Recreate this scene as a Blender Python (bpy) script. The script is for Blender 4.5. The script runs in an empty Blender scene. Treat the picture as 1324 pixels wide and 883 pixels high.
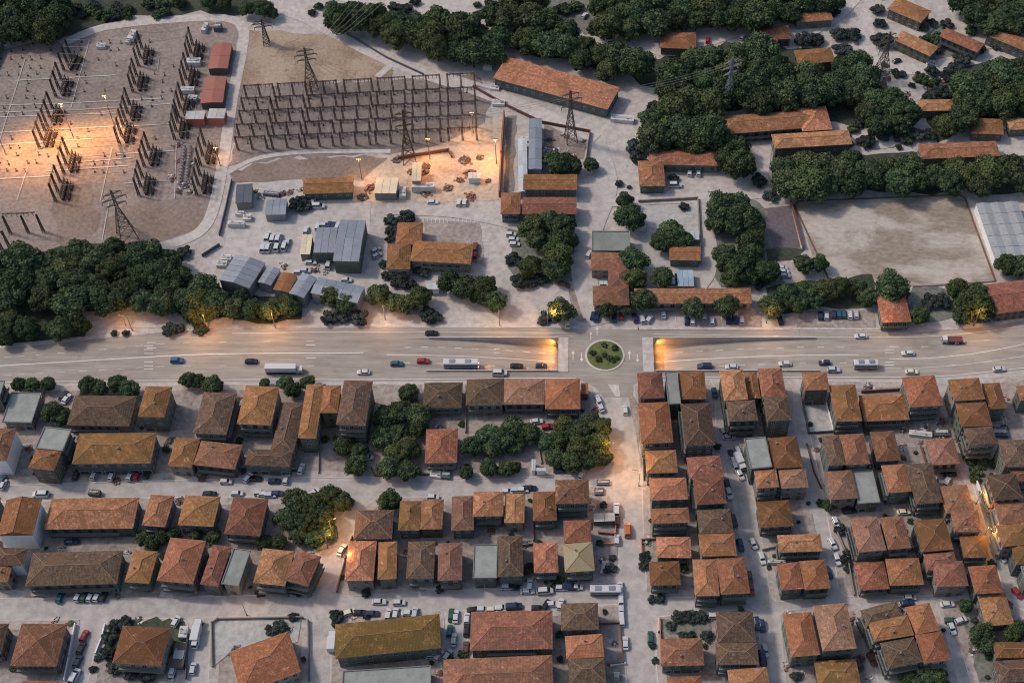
import bpy, math, random
from mathutils import Vector, Matrix
R = math.radians
rnd = random.Random(7)

# ---------------------------------------------------------------- camera, sky, sun, exposure
FPX, DEP, CXP, CYP, CAMH = 1800.0, R(52.0), 745.0, 441.5, 383.0
scene = bpy.context.scene
col = scene.collection
cam_d = bpy.data.cameras.new('camera')
cam_d.sensor_width = 36.0
cam_d.lens = 36.0 * FPX / 1324.0
cam_d.shift_x = -(CXP - 662.0) / 1324.0
cam_d.clip_start = 1.0
cam_d.clip_end = 6000.0
cam = bpy.data.objects.new('camera', cam_d)
cam.location = (0, 0, CAMH)
cam.rotation_euler = (math.pi / 2 - DEP, 0, 0)
col.objects.link(cam)
scene.camera = cam

SUN_EL, SHDIR = R(46.0), R(-20.0)            # shadows run this way on the ground
w = bpy.data.worlds.new('World'); scene.world = w; w.use_nodes = True
wn = w.node_tree
sky = wn.nodes.new('ShaderNodeTexSky'); sky.sky_type = 'NISHITA'; sky.sun_disc = False
sky.sun_elevation = SUN_EL
tosun = Vector((-math.cos(SHDIR), -math.sin(SHDIR), 0))
sky.sun_rotation = math.atan2(tosun.x, tosun.y) % (2 * math.pi)
sky.dust_density = 3.2
sky.altitude = 300
bg = wn.nodes['Background']; bg.inputs[1].default_value = 0.108
wn.links.new(sky.outputs[0], bg.inputs[0])
sd = bpy.data.lights.new('sun', 'SUN'); sd.energy = 1.45; sd.angle = R(6.0); sd.color = (1.0, 0.88, 0.78)
so = bpy.data.objects.new('sun', sd); col.objects.link(so)
so.location = (-200, 300, 500)
dirn = Vector((math.cos(SHDIR) * math.cos(SUN_EL), math.sin(SHDIR) * math.cos(SUN_EL), -math.sin(SUN_EL)))
so.rotation_euler = dirn.to_track_quat('-Z', 'Y').to_euler()
scene.view_settings.view_transform = 'Standard'
scene.view_settings.look = 'None'
scene.view_settings.exposure = 0.55
scene.view_settings.gamma = 1.0
scene.view_settings.use_curve_mapping = False
scene.cycles.use_denoising = True
scene.cycles.max_bounces = 5
scene.cycles.filter_width = 1.1

# ---------------------------------------------------------------- pixels of the photograph -> points in metres
def W(x, y, z=0.0):
    u = (x - CXP) / FPX; v = (y - CYP) / FPX
    S, C = math.sin(DEP), math.cos(DEP)
    t = (CAMH - z) / (S + v * C)
    return Vector((u * t, (C - v * S) * t, z))
def ppm(x, y):                                # pixels per metre at a ground point
    v = (y - CYP) / FPX
    return FPX * (math.sin(DEP) + v * math.cos(DEP)) / CAMH
REG = dict(A=(0, 440, 3.894), B=(320, 440, 3.894), C=(640, 440, 3.894), D=(984, 440, 3.894),
           E=(0, 650, 3.788), F=(320, 650, 3.788), G=(640, 650, 3.788), H=(984, 650, 3.788), Z=(0, 0, 1),
           I=(620, 220, 3.678), J=(270, 220, 3.678), K=(964, 0, 3.678), L=(964, 220, 3.678),
           M=(620, 0, 3.678), N=(300, 0, 3.678), O=(0, 0, 3.838), P=(0, 220, 3.678))
def rp(reg, x, y):
    x0, y0, s = REG[reg]
    return (x0 + x / s, y0 + y / s)

# ---------------------------------------------------------------- objects
def link(o, parent=None):
    col.objects.link(o)
    if parent is not None: o.parent = parent
    return o
def tag(o, label, cat, group=None):
    o['label'] = label; o['category'] = cat
    if group: o['group'] = group
    return o
def empty(name, loc, rz=0.0):
    o = bpy.data.objects.new(name, None); o.location = loc; o.rotation_euler = (0, 0, rz)
    o.empty_display_size = 1.0
    return link(o)
class MB:
    def __init__(s): s.v = []; s.f = []; s.m = []; s.uv = None
    def face(s, pts, m=0):
        i = len(s.v); s.v += [tuple(p) for p in pts]; s.f.append(tuple(range(i, i + len(pts)))); s.m.append(m)
    def box(s, c, d, rz=0.0, m=0, taper=1.0):
        cx, cy, cz = c; dx, dy, dz = d[0] / 2, d[1] / 2, d[2] / 2
        co, si = math.cos(rz), math.sin(rz); i = len(s.v)
        for k in range(8):
            x = dx if k & 1 else -dx; y = dy if k & 2 else -dy; z = dz if k & 4 else -dz
            if k & 4: x *= taper; y *= taper
            s.v.append((cx + co * x - si * y, cy + si * x + co * y, cz + z))
        for q in ((0, 2, 3, 1), (4, 5, 7, 6), (0, 1, 5, 4), (2, 6, 7, 3), (0, 4, 6, 2), (1, 3, 7, 5)):
            s.f.append(tuple(i + a for a in q)); s.m.append(m)
    def prism(s, poly, z0, z1, m=0, bottom=True, mtop=None):
        n = len(poly); a = 0
        for k in range(n):
            p, q = poly[k], poly[(k + 1) % n]; a += p[0] * q[1] - q[0] * p[1]
        if a < 0: poly = list(reversed(poly))
        i = len(s.v)
        s.v += [(p[0], p[1], z0) for p in poly] + [(p[0], p[1], z1) for p in poly]
        if bottom: s.f.append(tuple(i + k for k in reversed(range(n)))); s.m.append(m)
        s.f.append(tuple(i + n + k for k in range(n))); s.m.append(m if mtop is None else mtop)
        for k in range(n):
            l = (k + 1) % n
            s.f.append((i + k, i + l, i + n + l, i + n + k)); s.m.append(m)
    def bar(s, p0, p1, t, m=0, t2=None):
        p0, p1 = Vector(p0), Vector(p1); d = p1 - p0
        if d.length < 1e-6: return
        d.normalize(); a = d.cross(Vector((0, 0, 1)))
        if a.length < 1e-3: a = d.cross(Vector((1, 0, 0)))
        a.normalize(); b = d.cross(a); t2 = t if t2 is None else t2
        i = len(s.v)
        for p, tt in ((p0, t), (p1, t2)):
            for sx, sy in ((-1, -1), (1, -1), (1, 1), (-1, 1)):
                s.v.append(tuple(p + a * sx * tt / 2 + b * sy * tt / 2))
        for q in ((0, 1, 5, 4), (1, 2, 6, 5), (2, 3, 7, 6), (3, 0, 4, 7), (3, 2, 1, 0), (4, 5, 6, 7)):
            s.f.append(tuple(i + k for k in q)); s.m.append(m)
    def cyl(s, c, r, h, n=12, m=0, axis='z', r2=None):
        i = len(s.v); r2 = r if r2 is None else r2
        for k, (rr, hh) in enumerate(((r, 0), (r2, h))):
            for j in range(n):
                a = 2 * math.pi * j / n; x, y = rr * math.cos(a), rr * math.sin(a)
                if axis == 'z': p = (c[0] + x, c[1] + y, c[2] + hh)
                else: p = (c[0] + x, c[1] + hh, c[2] + y)
                s.v.append(p)
        for j in range(n):
            l = (j + 1) % n; q = (i + j, i + l, i + n + l, i + n + j)
            s.f.append(q if axis == 'z' else tuple(reversed(q))); s.m.append(m)
        s.f.append(tuple(i + n + j for j in range(n))); s.m.append(m)
        s.f.append(tuple(i + j for j in reversed(range(n)))); s.m.append(m)
    def mesh(s, name, mats):
        me = bpy.data.meshes.new(name); me.from_pydata(s.v, [], s.f)
        for mt in (mats if isinstance(mats, (list, tuple)) else [mats]): me.materials.append(mt)
        me.polygons.foreach_set('material_index', s.m)
        if s.uv is not None:
            u = me.uv_layers.new(name='uv')
            k = 0
            for f, uvs in zip(s.f, s.uv):
                for t in uvs: u.data[k].uv = t; k += 1
        me.update(); return me
    def build(s, name, mats, parent=None, loc=None):
        o = bpy.data.objects.new(name, s.mesh(name, mats))
        if loc is not None: o.location = loc
        return link(o, parent)
def inst(name, me, parent=None, loc=(0, 0, 0), rz=0.0, scale=None, mat=None):
    o = bpy.data.objects.new(name, me); o.location = loc; o.rotation_euler = (0, 0, rz)
    if scale is not None: o.scale = scale
    if mat is not None:
        o.material_slots[0].link = 'OBJECT'; o.material_slots[0].material = mat
    return link(o, parent)

# ---------------------------------------------------------------- materials
MT = {}
def nodes(name, rough=0.85, spec=0.2):
    m = bpy.data.materials.new(name); m.use_nodes = True
    nt = m.node_tree; b = nt.nodes['Principled BSDF']
    b.inputs['Roughness'].default_value = rough
    b.inputs['Specular IOR Level'].default_value = spec
    return m, nt, b
def nd(nt, t, **kw):
    n = nt.nodes.new(t)
    for k, v in kw.items(): setattr(n, k, v)
    return n
def mixc(nt, fac, a, b, mode='MIX'):
    n = nd(nt, 'ShaderNodeMix', data_type='RGBA', blend_type=mode)
    for s, v in ((0, fac), (6, a), (7, b)):
        if hasattr(v, 'is_output'): nt.links.new(v, n.inputs[s])
        else: n.inputs[s].default_value = v if s == 0 else (*v, 1)
    return n.outputs[2]
def noise(nt, vec, scale, detail=4, rough=0.55, dist=0.0):
    n = nd(nt, 'ShaderNodeTexNoise'); n.inputs['Scale'].default_value = scale
    n.inputs['Detail'].default_value = detail; n.inputs['Roughness'].default_value = rough
    n.inputs['Distortion'].default_value = dist
    nt.links.new(vec, n.inputs['Vector']); return n.outputs[0]
def ramp(nt, fac, a, b):
    n = nd(nt, 'ShaderNodeMapRange'); n.inputs[1].default_value = a; n.inputs[2].default_value = b
    n.interpolation_type = 'SMOOTHSTEP'
    nt.links.new(fac, n.inputs[0]); return n.outputs[0]
def coords(nt, kind='Object', randomise=True):
    tc = nd(nt, 'ShaderNodeTexCoord'); out = tc.outputs[kind]
    if not randomise: return out, None
    oi = nd(nt, 'ShaderNodeObjectInfo'); mu = nd(nt, 'ShaderNodeMath', operation='MULTIPLY')
    mu.inputs[1].default_value = 137.0; nt.links.new(oi.outputs['Random'], mu.inputs[0])
    ad = nd(nt, 'ShaderNodeVectorMath', operation='ADD')
    nt.links.new(out, ad.inputs[0]); nt.links.new(mu.outputs[0], ad.inputs[1])
    return ad.outputs[0], oi.outputs['Random']
def bump(nt, b, h, strength, dist):
    n = nd(nt, 'ShaderNodeBump'); n.inputs['Strength'].default_value = strength; n.inputs['Distance'].default_value = dist
    nt.links.new(h, n.inputs['Height']); nt.links.new(n.outputs[0], b.inputs['Normal'])
def hsv(nt, colr, rand, dv=0.25, dh=0.02):
    n = nd(nt, 'ShaderNodeHueSaturation')
    mv = nd(nt, 'ShaderNodeMapRange'); mv.inputs[3].default_value = 1 - dv; mv.inputs[4].default_value = 1 + dv
    nt.links.new(rand, mv.inputs[0]); nt.links.new(mv.outputs[0], n.inputs['Value'])
    fr = nd(nt, 'ShaderNodeMath', operation='MULTIPLY'); fr.inputs[1].default_value = 7.31; nt.links.new(rand, fr.inputs[0])
    f2 = nd(nt, 'ShaderNodeMath', operation='FRACT'); nt.links.new(fr.outputs[0], f2.inputs[0])
    mh = nd(nt, 'ShaderNodeMapRange'); mh.inputs[3].default_value = 0.5 - dh; mh.inputs[4].default_value = 0.5 + dh
    nt.links.new(f2.outputs[0], mh.inputs[0]); nt.links.new(mh.outputs[0], n.inputs['Hue'])
    nt.links.new(colr, n.inputs['Color']); return n.outputs[0]
def plain(name, c, rough=0.7, var=0.12, scale=0.6, spec=0.25, metal=0.0, rand=0.1, c2=None):
    m, nt, b = nodes(name, rough, spec); v, r = coords(nt)
    n1 = noise(nt, v, scale, 5)
    lo = tuple(x * (1 - var) for x in c); hi = c2 or tuple(min(1, x * (1 + var)) for x in c)
    cc = mixc(nt, ramp(nt, n1, 0.3, 0.7), lo, hi)
    n2 = noise(nt, v, scale * 6, 4)
    cc = mixc(nt, 0.35, cc, mixc(nt, ramp(nt, n2, 0.3, 0.7), tuple(x * .6 for x in c), c), 'MIX')
    if rand: cc = hsv(nt, cc, r, rand, 0.01)
    nt.links.new(cc, b.inputs['Base Color']); b.inputs['Metallic'].default_value = metal
    MT[name] = m; return m
def roofmat(name, a, c, moss, mossamt):
    m, nt, b = nodes(name, 0.9, 0.12); v, r = coords(nt)
    big = noise(nt, v, 0.20, 7, 0.68, 0.8); mid = noise(nt, v, 0.9, 5, 0.65); fine = noise(nt, v, 4.0, 3, 0.7)
    cc = mixc(nt, ramp(nt, mid, 0.36, 0.66), tuple(x * .82 for x in a), c)
    cc = mixc(nt, ramp(nt, fine, 0.40, 0.70), cc, tuple(x * 0.50 for x in a))
    ms = ramp(nt, big, 0.62 - mossamt * 0.3, 0.80 - mossamt * 0.3)
    cc = mixc(nt, ms, cc, moss)
    pale = noise(nt, v, 0.55, 6, 0.7, 1.0)
    cc = mixc(nt, ramp(nt, pale, 0.60, 0.74), cc, tuple(min(1, x * 1.5 + 0.07) for x in c))
    cc = hsv(nt, cc, r, 0.24, 0.012)
    uvn = nd(nt, 'ShaderNodeTexCoord'); sx = nd(nt, 'ShaderNodeSeparateXYZ'); nt.links.new(uvn.outputs['UV'], sx.inputs[0])
    def saw(o, per):
        mu = nd(nt, 'ShaderNodeMath', operation='MULTIPLY'); mu.inputs[1].default_value = 2 * math.pi / per; nt.links.new(o, mu.inputs[0])
        sn = nd(nt, 'ShaderNodeMath', operation='SINE'); nt.links.new(mu.outputs[0], sn.inputs[0]); return sn.outputs[0]
    s1 = saw(sx.outputs[0], 0.42); s2 = saw(sx.outputs[1], 0.75)
    ad = nd(nt, 'ShaderNodeMath', operation='ADD'); nt.links.new(s1, ad.inputs[0]); nt.links.new(s2, ad.inputs[1])
    st = nd(nt, 'ShaderNodeMapRange'); st.inputs[1].default_value = -2; st.inputs[2].default_value = 2
    st.inputs[3].default_value = 0.91; st.inputs[4].default_value = 1.07; nt.links.new(ad.outputs[0], st.inputs[0])
    vm = nd(nt, 'ShaderNodeVectorMath', operation='SCALE'); nt.links.new(cc, vm.inputs[0]); nt.links.new(st.outputs[0], vm.inputs['Scale'])
    nt.links.new(vm.outputs[0], b.inputs['Base Color'])
    ad2 = nd(nt, 'ShaderNodeMath', operation='ADD'); nt.links.new(ad.outputs[0], ad2.inputs[0]); nt.links.new(mid, ad2.inputs[1])
    bump(nt, b, ad2.outputs[0], 0.35, 0.05)
    MT[name] = m; return m
roofmat('roof_b', (0.105, 0.071, 0.050), (0.173, 0.121, 0.084), (0.126, 0.074, 0.044), 0.45)
roofmat('roof_k', (0.275, 0.120, 0.056), (0.390, 0.183, 0.093), (0.189, 0.091, 0.039), 0.55)
roofmat('roof_o', (0.325, 0.147, 0.075), (0.444, 0.215, 0.115), (0.231, 0.110, 0.053), 0.45)
roofmat('roof_s', (0.362, 0.156, 0.080), (0.562, 0.273, 0.160), (0.225, 0.106, 0.053), 0.55)
roofmat('roof_r', (.222, .098, .060), (.335, .160, .100), (.145, .076, .050), 0.55)
roofmat('roof_p', (.245, .130, .086), (.355, .198, .136), (.185, .098, .066), 0.5)
roofmat('roof_c', (.245, .112, .045), (.365, .178, .082), (.150, .082, .034), 0.75)
roofmat('roof_m', (.250, .140, .042), (.370, .220, .085), (.160, .105, .034), 0.8)
plain('roof_w', (.25, .262, .24), 0.9, 0.18, 0.35, rand=0.12)
plain('bleach', (.36, .33, .22), 0.9, 0.3, 0.3, c2=(.30, .19, .08), rand=0.0)
plain('ridge', (.27, .155, .10), 0.9, 0.2, 1.0)
plain('fascia', (.20, .17, .14), 0.8, 0.2, 1.0)
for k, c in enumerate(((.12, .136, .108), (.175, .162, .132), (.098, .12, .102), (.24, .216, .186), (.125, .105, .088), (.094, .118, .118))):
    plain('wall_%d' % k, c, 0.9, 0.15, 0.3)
plain('wall_white', (.72, .72, .70), 0.85, 0.08, 0.3)
plain('wall_rust', (.50, .20, .09), 0.9, 0.15, 0.3)
plain('concrete', (.42, .41, .39), 0.9, 0.15, 0.4)
plain('slab_c', (.21, .205, .19), 0.9, 0.15, 0.8)
plain('frame_white', (.30, .30, .29), 0.6, 0.05, 1.0)
plain('frame_dark', (.12, .10, .08), 0.6, 0.1, 1.0)
plain('rail', (.10, .10, .10), 0.5, 0.1, 1.0)
m, nt, b = nodes('glass', 0.12, 0.5); b.inputs['Base Color'].default_value = (.03, .04, .045, 1); MT['glass'] = m
plain('metal_grey', (.235, .255, .285), 0.45, 0.10, 0.25, spec=0.4, metal=0.3)
plain('metal_blue', (.33, .42, .47), 0.45, 0.10, 0.25, spec=0.4, metal=0.2)
plain('metal_white', (.46, .48, .49), 0.5, 0.10, 0.25)
plain('greenhouse', (.31, .32, .32), 0.6, 0.08, 0.15, rand=0.0)
plain('metal_rust', (.26, .11, .05), 0.8, 0.2, 0.3)
plain('metal_red', (.30, .125, .088), 0.7, 0.08, 0.3)
plain('green_roof', (.20, .22, .19), 0.9, 0.15, 0.25)
plain('slate', (.09, .10, .12), 0.6, 0.1, 0.3)
plain('steel_dark', (.050, .040, .036), 0.7, 0.25, 1.0)
plain('steel_olive', (.075, .060, .035), 0.7, 0.25, 1.0)
plain('insulator', (.14, .09, .07), 0.4, 0.1, 1.0)
plain('cream', (.60, .52, .36), 0.8, 0.1, 0.3)
plain('junk_white', (.55, .53, .50), 0.8, 0.2, 0.6)
plain('pole', (.20, .19, .18), 0.6, 0.1, 1.0)
plain('line_white', (.62, .60, .57), 0.8, 0.15, 1.2)
plain('kerb', (.50, .47, .43), 0.9, 0.12, 0.6)
plain('fence_brown', (.16, .08, .06), 0.8, 0.15, 0.6)
plain('wire', (.24, .22, .21), 0.5, 0.1, 1.0)
plain('tyre', (.02, .02, .02), 0.9, 0.1, 2.0)
plain('trunk', (.07, .05, .035), 0.9, 0.2, 2.0)
for k, c in dict(white=(.50, .50, .50), silver=(.42, .44, .46), black=(.018, .018, .022), navy=(.02, .035, .08), blue=(.04, .10, .24),
                 red=(.30, .025, .03), teal=(.03, .09, .12), green=(.03, .08, .05), orange=(.42, .13, .04), cream=(.60, .55, .42), brown=(.12, .05, .035)).items():
    m, nt, b = nodes('paint_' + k, 0.25, 0.5); b.inputs['Base Color'].default_value = (*c, 1); MT['paint_' + k] = m
def emis(name, c, s):
    m, nt, b = nodes(name); b.inputs['Emission Color'].default_value = (*c, 1); b.inputs['Emission Strength'].default_value = s
    b.inputs['Base Color'].default_value = (*c, 1); MT[name] = m
emis('lamp_glow', (1.0, .50, .14), 7)
emis('headlight', (1.0, .62, .28), 8)

def groundmat(name, a, c, d=None, scale=0.03, fine=0.5, stain=0.0, streak=False, contrast=(0.35, 0.65), spec=0.1, fw=0.55, smap=(0.18, 1.6, 1)):
    m, nt, b = nodes(name, 0.95, spec); v, _ = coords(nt, 'Object', False)
    vv = v
    if streak:
        mp = nd(nt, 'ShaderNodeMapping'); mp.inputs['Scale'].default_value = smap; nt.links.new(v, mp.inputs[0]); vv = mp.outputs[0]
    n1 = noise(nt, vv, scale, 7, 0.62, 0.4)
    cc = mixc(nt, ramp(nt, n1, *contrast), a, c)
    if d is not None:
        n3 = noise(nt, v, scale * 3.1, 6, 0.65, 0.8)
        cc = mixc(nt, ramp(nt, n3, 0.55, 0.72), cc, d)
    n2 = noise(nt, vv, fine, 6, 0.7)
    cc = mixc(nt, fw, cc, mixc(nt, ramp(nt, n2, 0.3, 0.7), tuple(x * .72 for x in a), tuple(min(1, x * 1.15) for x in c)))
    if stain:
        n4 = noise(nt, v, 0.11, 8, 0.72, 1.2)
        cc = mixc(nt, ramp(nt, n4, 0.60, 0.74), cc, tuple(x * (1 - stain) for x in a))
    nt.links.new(cc, b.inputs['Base Color'])
    n5 = noise(nt, v, 1.5, 5, 0.7); bump(nt, b, n5, 0.25, 0.12)
    MT[name] = m; return m
groundmat('g_dust', (.365, .33, .298), (.475, .435, .397), (.265, .232, .205), 0.02, 0.35, 0.4)
groundmat('g_street', (.385, .355, .328), (.465, .433, .402), (.295, .268, .248), 0.02, 0.3, 0.25)
groundmat('g_pave', (.31, .27, .242), (.445, .392, .355), (.185, .150, .132), 0.07, 0.5, 0.5)
groundmat('g_road', (.355, .330, .308), (.430, .402, .376), (.285, .265, .250), 0.03, 0.3, 0.3)
groundmat('g_yard', (.215, .180, .158), (.37, .318, .283), (.14, .112, .10), 0.10, 0.6, 0.5)
groundmat('g_asphalt', (.265, .236, .202), (.335, .302, .262), (.222, .195, .168), 0.03, 0.35, 0.22, streak=True)
groundmat('g_gravel', (.195, .153, .128), (.315, .262, .228), (.125, .090, .073), 0.05, 0.7, 0.55)
groundmat('g_gravel_dark', (.165, .134, .115), (.260, .220, .192), (.115, .090, .076), 0.06, 0.7, 0.5)
groundmat('g_field', (.235, .165, .115), (.39, .305, .225), (.20, .135, .09), 0.06, 0.8, 0.45, contrast=(.40, .60), fw=.4)
groundmat('g_brown', (.18, .135, .105), (.27, .21, .17), (.125, .09, .07), 0.07, 0.7, 0.3)
groundmat('g_sand', (.40, .315, .235), (.50, .41, .32), (.30, .22, .16), 0.07, 0.6, 0.3)
groundmat('g_track', (.41, .37, .335), (.51, .465, .43), None, 0.05, 0.5, 0.2)
groundmat('g_pitch', (.215, .175, .130), (.46, .41, .35), (.30, .25, .195), 0.055, 0.7, 0.0, True, contrast=(0.42, 0.58), fw=0.3, smap=(0.45, 1.0, 1))
groundmat('g_court', (.115, .098, .105), (.15, .13, .14), None, 0.1, 0.6, 0.2)
groundmat('g_green', (.030, .042, .030), (.075, .080, .056), (.16, .135, .105), 0.05, 0.7, 0.3)
groundmat('g_lawn', (.085, .105, .038), (.135, .15, .060), None, 0.3, 1.0, 0.2)
groundmat('g_conc', (.33, .33, .31), (.42, .41, .39), (.27, .26, .25), 0.08, 0.6, 0.3)
groundmat('g_scrub', (.10, .115, .095), (.22, .21, .18), (.06, .075, .062), 0.10, 0.8, 0.4)
def leafmat(name, a, c):
    m, nt, b = nodes(name, 0.8, 0.08)
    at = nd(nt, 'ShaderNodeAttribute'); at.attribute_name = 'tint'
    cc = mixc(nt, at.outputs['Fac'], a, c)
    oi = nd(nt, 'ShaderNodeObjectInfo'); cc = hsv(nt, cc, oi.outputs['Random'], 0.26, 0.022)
    nt.links.new(cc, b.inputs['Base Color']); MT[name] = m
leafmat('leaf', (.022, .042, .022), (.112, .145, .066))
leafmat('leaf_olive', (.027, .042, .018), (.118, .140, .055))
leafmat('leaf_dark', (.026, .036, .034), (.085, .098, .085))
# ---------------------------------------------------------------- the setting
def structure(o): o['kind'] = 'structure'; return o
def pxpoly(pts, z=0.0): return [W(x, y, z) for x, y in pts]
def jitter(poly, step=4.0, amp=0.5, seed=1):
    r = random.Random(seed); out = []
    n = len(poly)
    for k in range(n):
        p, q = poly[k], poly[(k + 1) % n]; d = (q - p); L = d.length
        m = max(1, int(L / step)); nrm = Vector((-d.y, d.x, 0)).normalized() if L else Vector((0, 0, 0))
        for j in range(m):
            out.append(p + d * (j / m) + nrm * (r.uniform(-amp, amp) if (j or amp > 0.8) else 0))
    return out
from mathutils.geometry import tessellate_polygon
def sheet(name, poly, z, mat, z0=None, parent=None):
    """flat sheet, or a slab when z0 is given"""
    mb = MB(); n = len(poly)
    tri = tessellate_polygon([[Vector((p.x, p.y, 0)) for p in poly]])
    mb.v = [(p.x, p.y, z) for p in poly]
    for t in tri:
        a, b_, c = (mb.v[i] for i in t)
        up = (b_[0] - a[0]) * (c[1] - a[1]) - (b_[1] - a[1]) * (c[0] - a[0])
        mb.f.append(tuple(t) if up > 0 else tuple(reversed(t))); mb.m.append(0)
    if z0 is not None:
        mb.v += [(p.x, p.y, z0) for p in poly]
        for k in range(n):
            l = (k + 1) % n; mb.f.append((k, l, n + l, n + k)); mb.m.append(1)
        o = mb.build(name, [mat, MT['kerb']], parent)
    else:
        o = mb.build(name, mat, parent)
    return o if parent is not None else structure(o)
_zl = [0.0]
def patch(name, pts, mat, amp=0.6, z=None, seed=None, step=4.0):
    _zl[0] += 0.004
    return sheet(name, jitter(pxpoly(pts), step, amp, seed or len(pts) * 7 + int(pts[0][0])), 0.02 + _zl[0] if z is None else z, MT[mat])
def smooth(pts, sub=6):
    P = [Vector((x, y, 0)) for x, y in pts]; out = []
    for i in range(len(P) - 1):
        a = P[max(i - 1, 0)]; b_ = P[i]; c = P[i + 1]; d = P[min(i + 2, len(P) - 1)]
        for j in range(sub):
            t = j / sub
            out.append(0.5 * ((2 * b_) + (c - a) * t + (2 * a - 5 * b_ + 4 * c - d) * t * t + (3 * b_ - a - 3 * c + d) * t ** 3))
    out.append(P[-1]); return [(p.x, p.y) for p in out]
def ribbon_pts(pts, width, sub=6):
    c = [W(x, y) for x, y in (smooth(pts, sub) if sub else pts)]; L = []; Rr = []
    for i, p in enumerate(c):
        d = (c[min(i + 1, len(c) - 1)] - c[max(i - 1, 0)]).normalized(); n = Vector((-d.y, d.x, 0))
        L.append(p + n * width / 2); Rr.append(p - n * width / 2)
    return L + Rr[::-1]
def ribbon(name, pts, width, mat, z=None, parent=None, sub=6):
    if z is None: _zl[0] += 0.004; z = 0.02 + _zl[0]
    poly = ribbon_pts(pts, width, sub); n = len(poly) // 2
    mb = MB(); mb.v = [(p.x, p.y, z) for p in poly]
    for i in range(n - 1): mb.f.append((i, 2 * n - 1 - i, 2 * n - 2 - i, i + 1)); mb.m.append(0)
    o = mb.build(name, MT[mat] if isinstance(mat, str) else mat, parent)
    return o if parent is not None else structure(o)

# trench of the underpass
TN, TS = W(780, 438).y, W(780, 479.5).y
TX0, TXP0, TXP1, TX1 = W(500, 458).x, W(722, 458).x, W(845, 458).x, W(1110, 458).x
DEPTH = 4.4
mb = MB()
X0, X1, Y0, Y1 = -750, 750, -150, 1150
for (a, b_, c, d) in ((X0, X1, TN, Y1), (X0, X1, Y0, TS), (X0, TX0, TS, TN), (TX1, X1, TS, TN)):
    mb.face([(a, c, 0), (b_, c, 0), (b_, d, 0), (a, d, 0)])
structure(mb.build('ground', MT['g_dust']))
# highway: grade-level carriageways around the trench
def rowpts(*p): return [W(x, y) for x, y in p]
zH = 0.012
hw = [('highway', rowpts((-80, 462), (0, 451), (60, 445), (130, 438), (240, 428), (330, 424.5), (500, 423.5), (500, 438), (500, 479.5), (500, 493), (330, 493), (0, 496), (-80, 498)))]
north_strip = rowpts((500, 423.5), (700, 424), (758, 426), (808, 426), (860, 427), (1110, 429.5))
south_strip = rowpts((500, 493), (745, 491), (835, 489.5), (1110, 490))
P0 = [Vector((p.x, p.y, 0)) for p in hw[0][1]]
P0[7] = Vector((TX0, TN, 0)); P0[8] = Vector((TX0, TS, 0))
sheet('highway', P0, zH, MT['g_asphalt'])
sheet('highway', north_strip + [Vector((TX1, TN, 0)), Vector((TX0, TN, 0))], zH, MT['g_asphalt'])
sheet('highway', south_strip + [Vector((TX1, TS, 0)), Vector((TX0, TS, 0))], zH, MT['g_asphalt'])
east = rowpts((1110, 429.5), (1150, 429.5), (1200, 429), (1260, 424), (1324, 415), (1400, 403), (1400, 470), (1324, 478), (1250, 486), (1190, 490), (1150, 490), (1110, 490))
east = [east[0], *east[1:], Vector((TX1, TS, 0)), Vector((TX1, TN, 0))]
sheet('highway', east, zH, MT['g_asphalt'])
# ramps, tunnel floor and retaining walls
def zr(x):
    for a, b_ in ((TX0, TXP0), (TX1, TXP1)):
        lo, hi = min(a, b_), max(a, b_)
        if lo <= x <= hi:
            t = max(0.0, (x - a) / (b_ - a)); return -DEPTH * t ** 2.0
    return -DEPTH
mb = MB(); wl = MB(); ws = MB()
NS = 60; xs = [TX0 + (TX1 - TX0) * k / NS for k in range(NS + 1)]
for a, b_ in zip(xs, xs[1:]):
    za, zb = zr(a), zr(b_)
    mb.face([(a, TS, za), (b_, TS, zb), (b_, TN, zb), (a, TN, za)])
    wl.face([(a, TN, za), (b_, TN, zb), (b_, TN, 0.0), (a, TN, 0.0)])
    ws.face([(a, TS, 0.0), (b_, TS, 0.0), (b_, TS, zb), (a, TS, za)])
structure(mb.build('underpass_road', MT['g_asphalt']))
for q, nm in ((wl, TN + 0.2), (ws, TS - 0.2)):
    o = q.build('retaining_wall', MT['concrete'])
    tag(o, 'concrete retaining wall along the %s side of the sunken underpass' % ('far' if q is wl else 'near'), 'wall')
pw = MB()
for y, s in ((TN + 0.15, 1), (TS - 0.15, -1)):
    for a, b_ in ((TX0 + 14, TXP0), (TXP1, TX1 - 14)):
        pw.box(((a + b_) / 2, y + s * 0.02, 0.35), (b_ - a - 0.4, 0.3, 0.7))
    pass
tag(pw.build('parapet', MT['kerb']), 'low pale parapet edging the sunken underpass ramps', 'parapet')
# deck carrying the roundabout
dk = MB(); dk.prism([(TXP0, TS - 0.6), (TXP1, TS - 0.6), (TXP1, TN + 0.6), (TXP0, TN + 0.6)], -0.9, 0.018)
structure(dk.build('roundabout_road', MT['g_asphalt']))
for a, b_ in ((TXP0 - 0.02, W(735, 458).x), (W(831, 458).x, TXP1 + 0.02)):
    q = MB(); q.prism([(a, TS - 0.5), (b_, TS - 0.5), (b_, TN + 0.5), (a, TN + 0.5)], -0.2, 0.16)
    structure(q.build('bridge_pavement', MT['g_track']))
RC = W(782, 459.5); RR = 6.9
def disc(r, n=48, dx=0, dy=0): return [Vector((RC.x + dx + r * math.cos(2 * math.pi * k / n), RC.y + dy + r * math.sin(2 * math.pi * k / n), 0)) for k in range(n)]
q = MB(); n = 48; o1, o2 = disc(RR), disc(RR - 0.75)
q.prism([(p.x, p.y) for p in o1], 0.02, 0.20); structure(q.build('roundabout_kerb', MT['kerb']))
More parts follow.
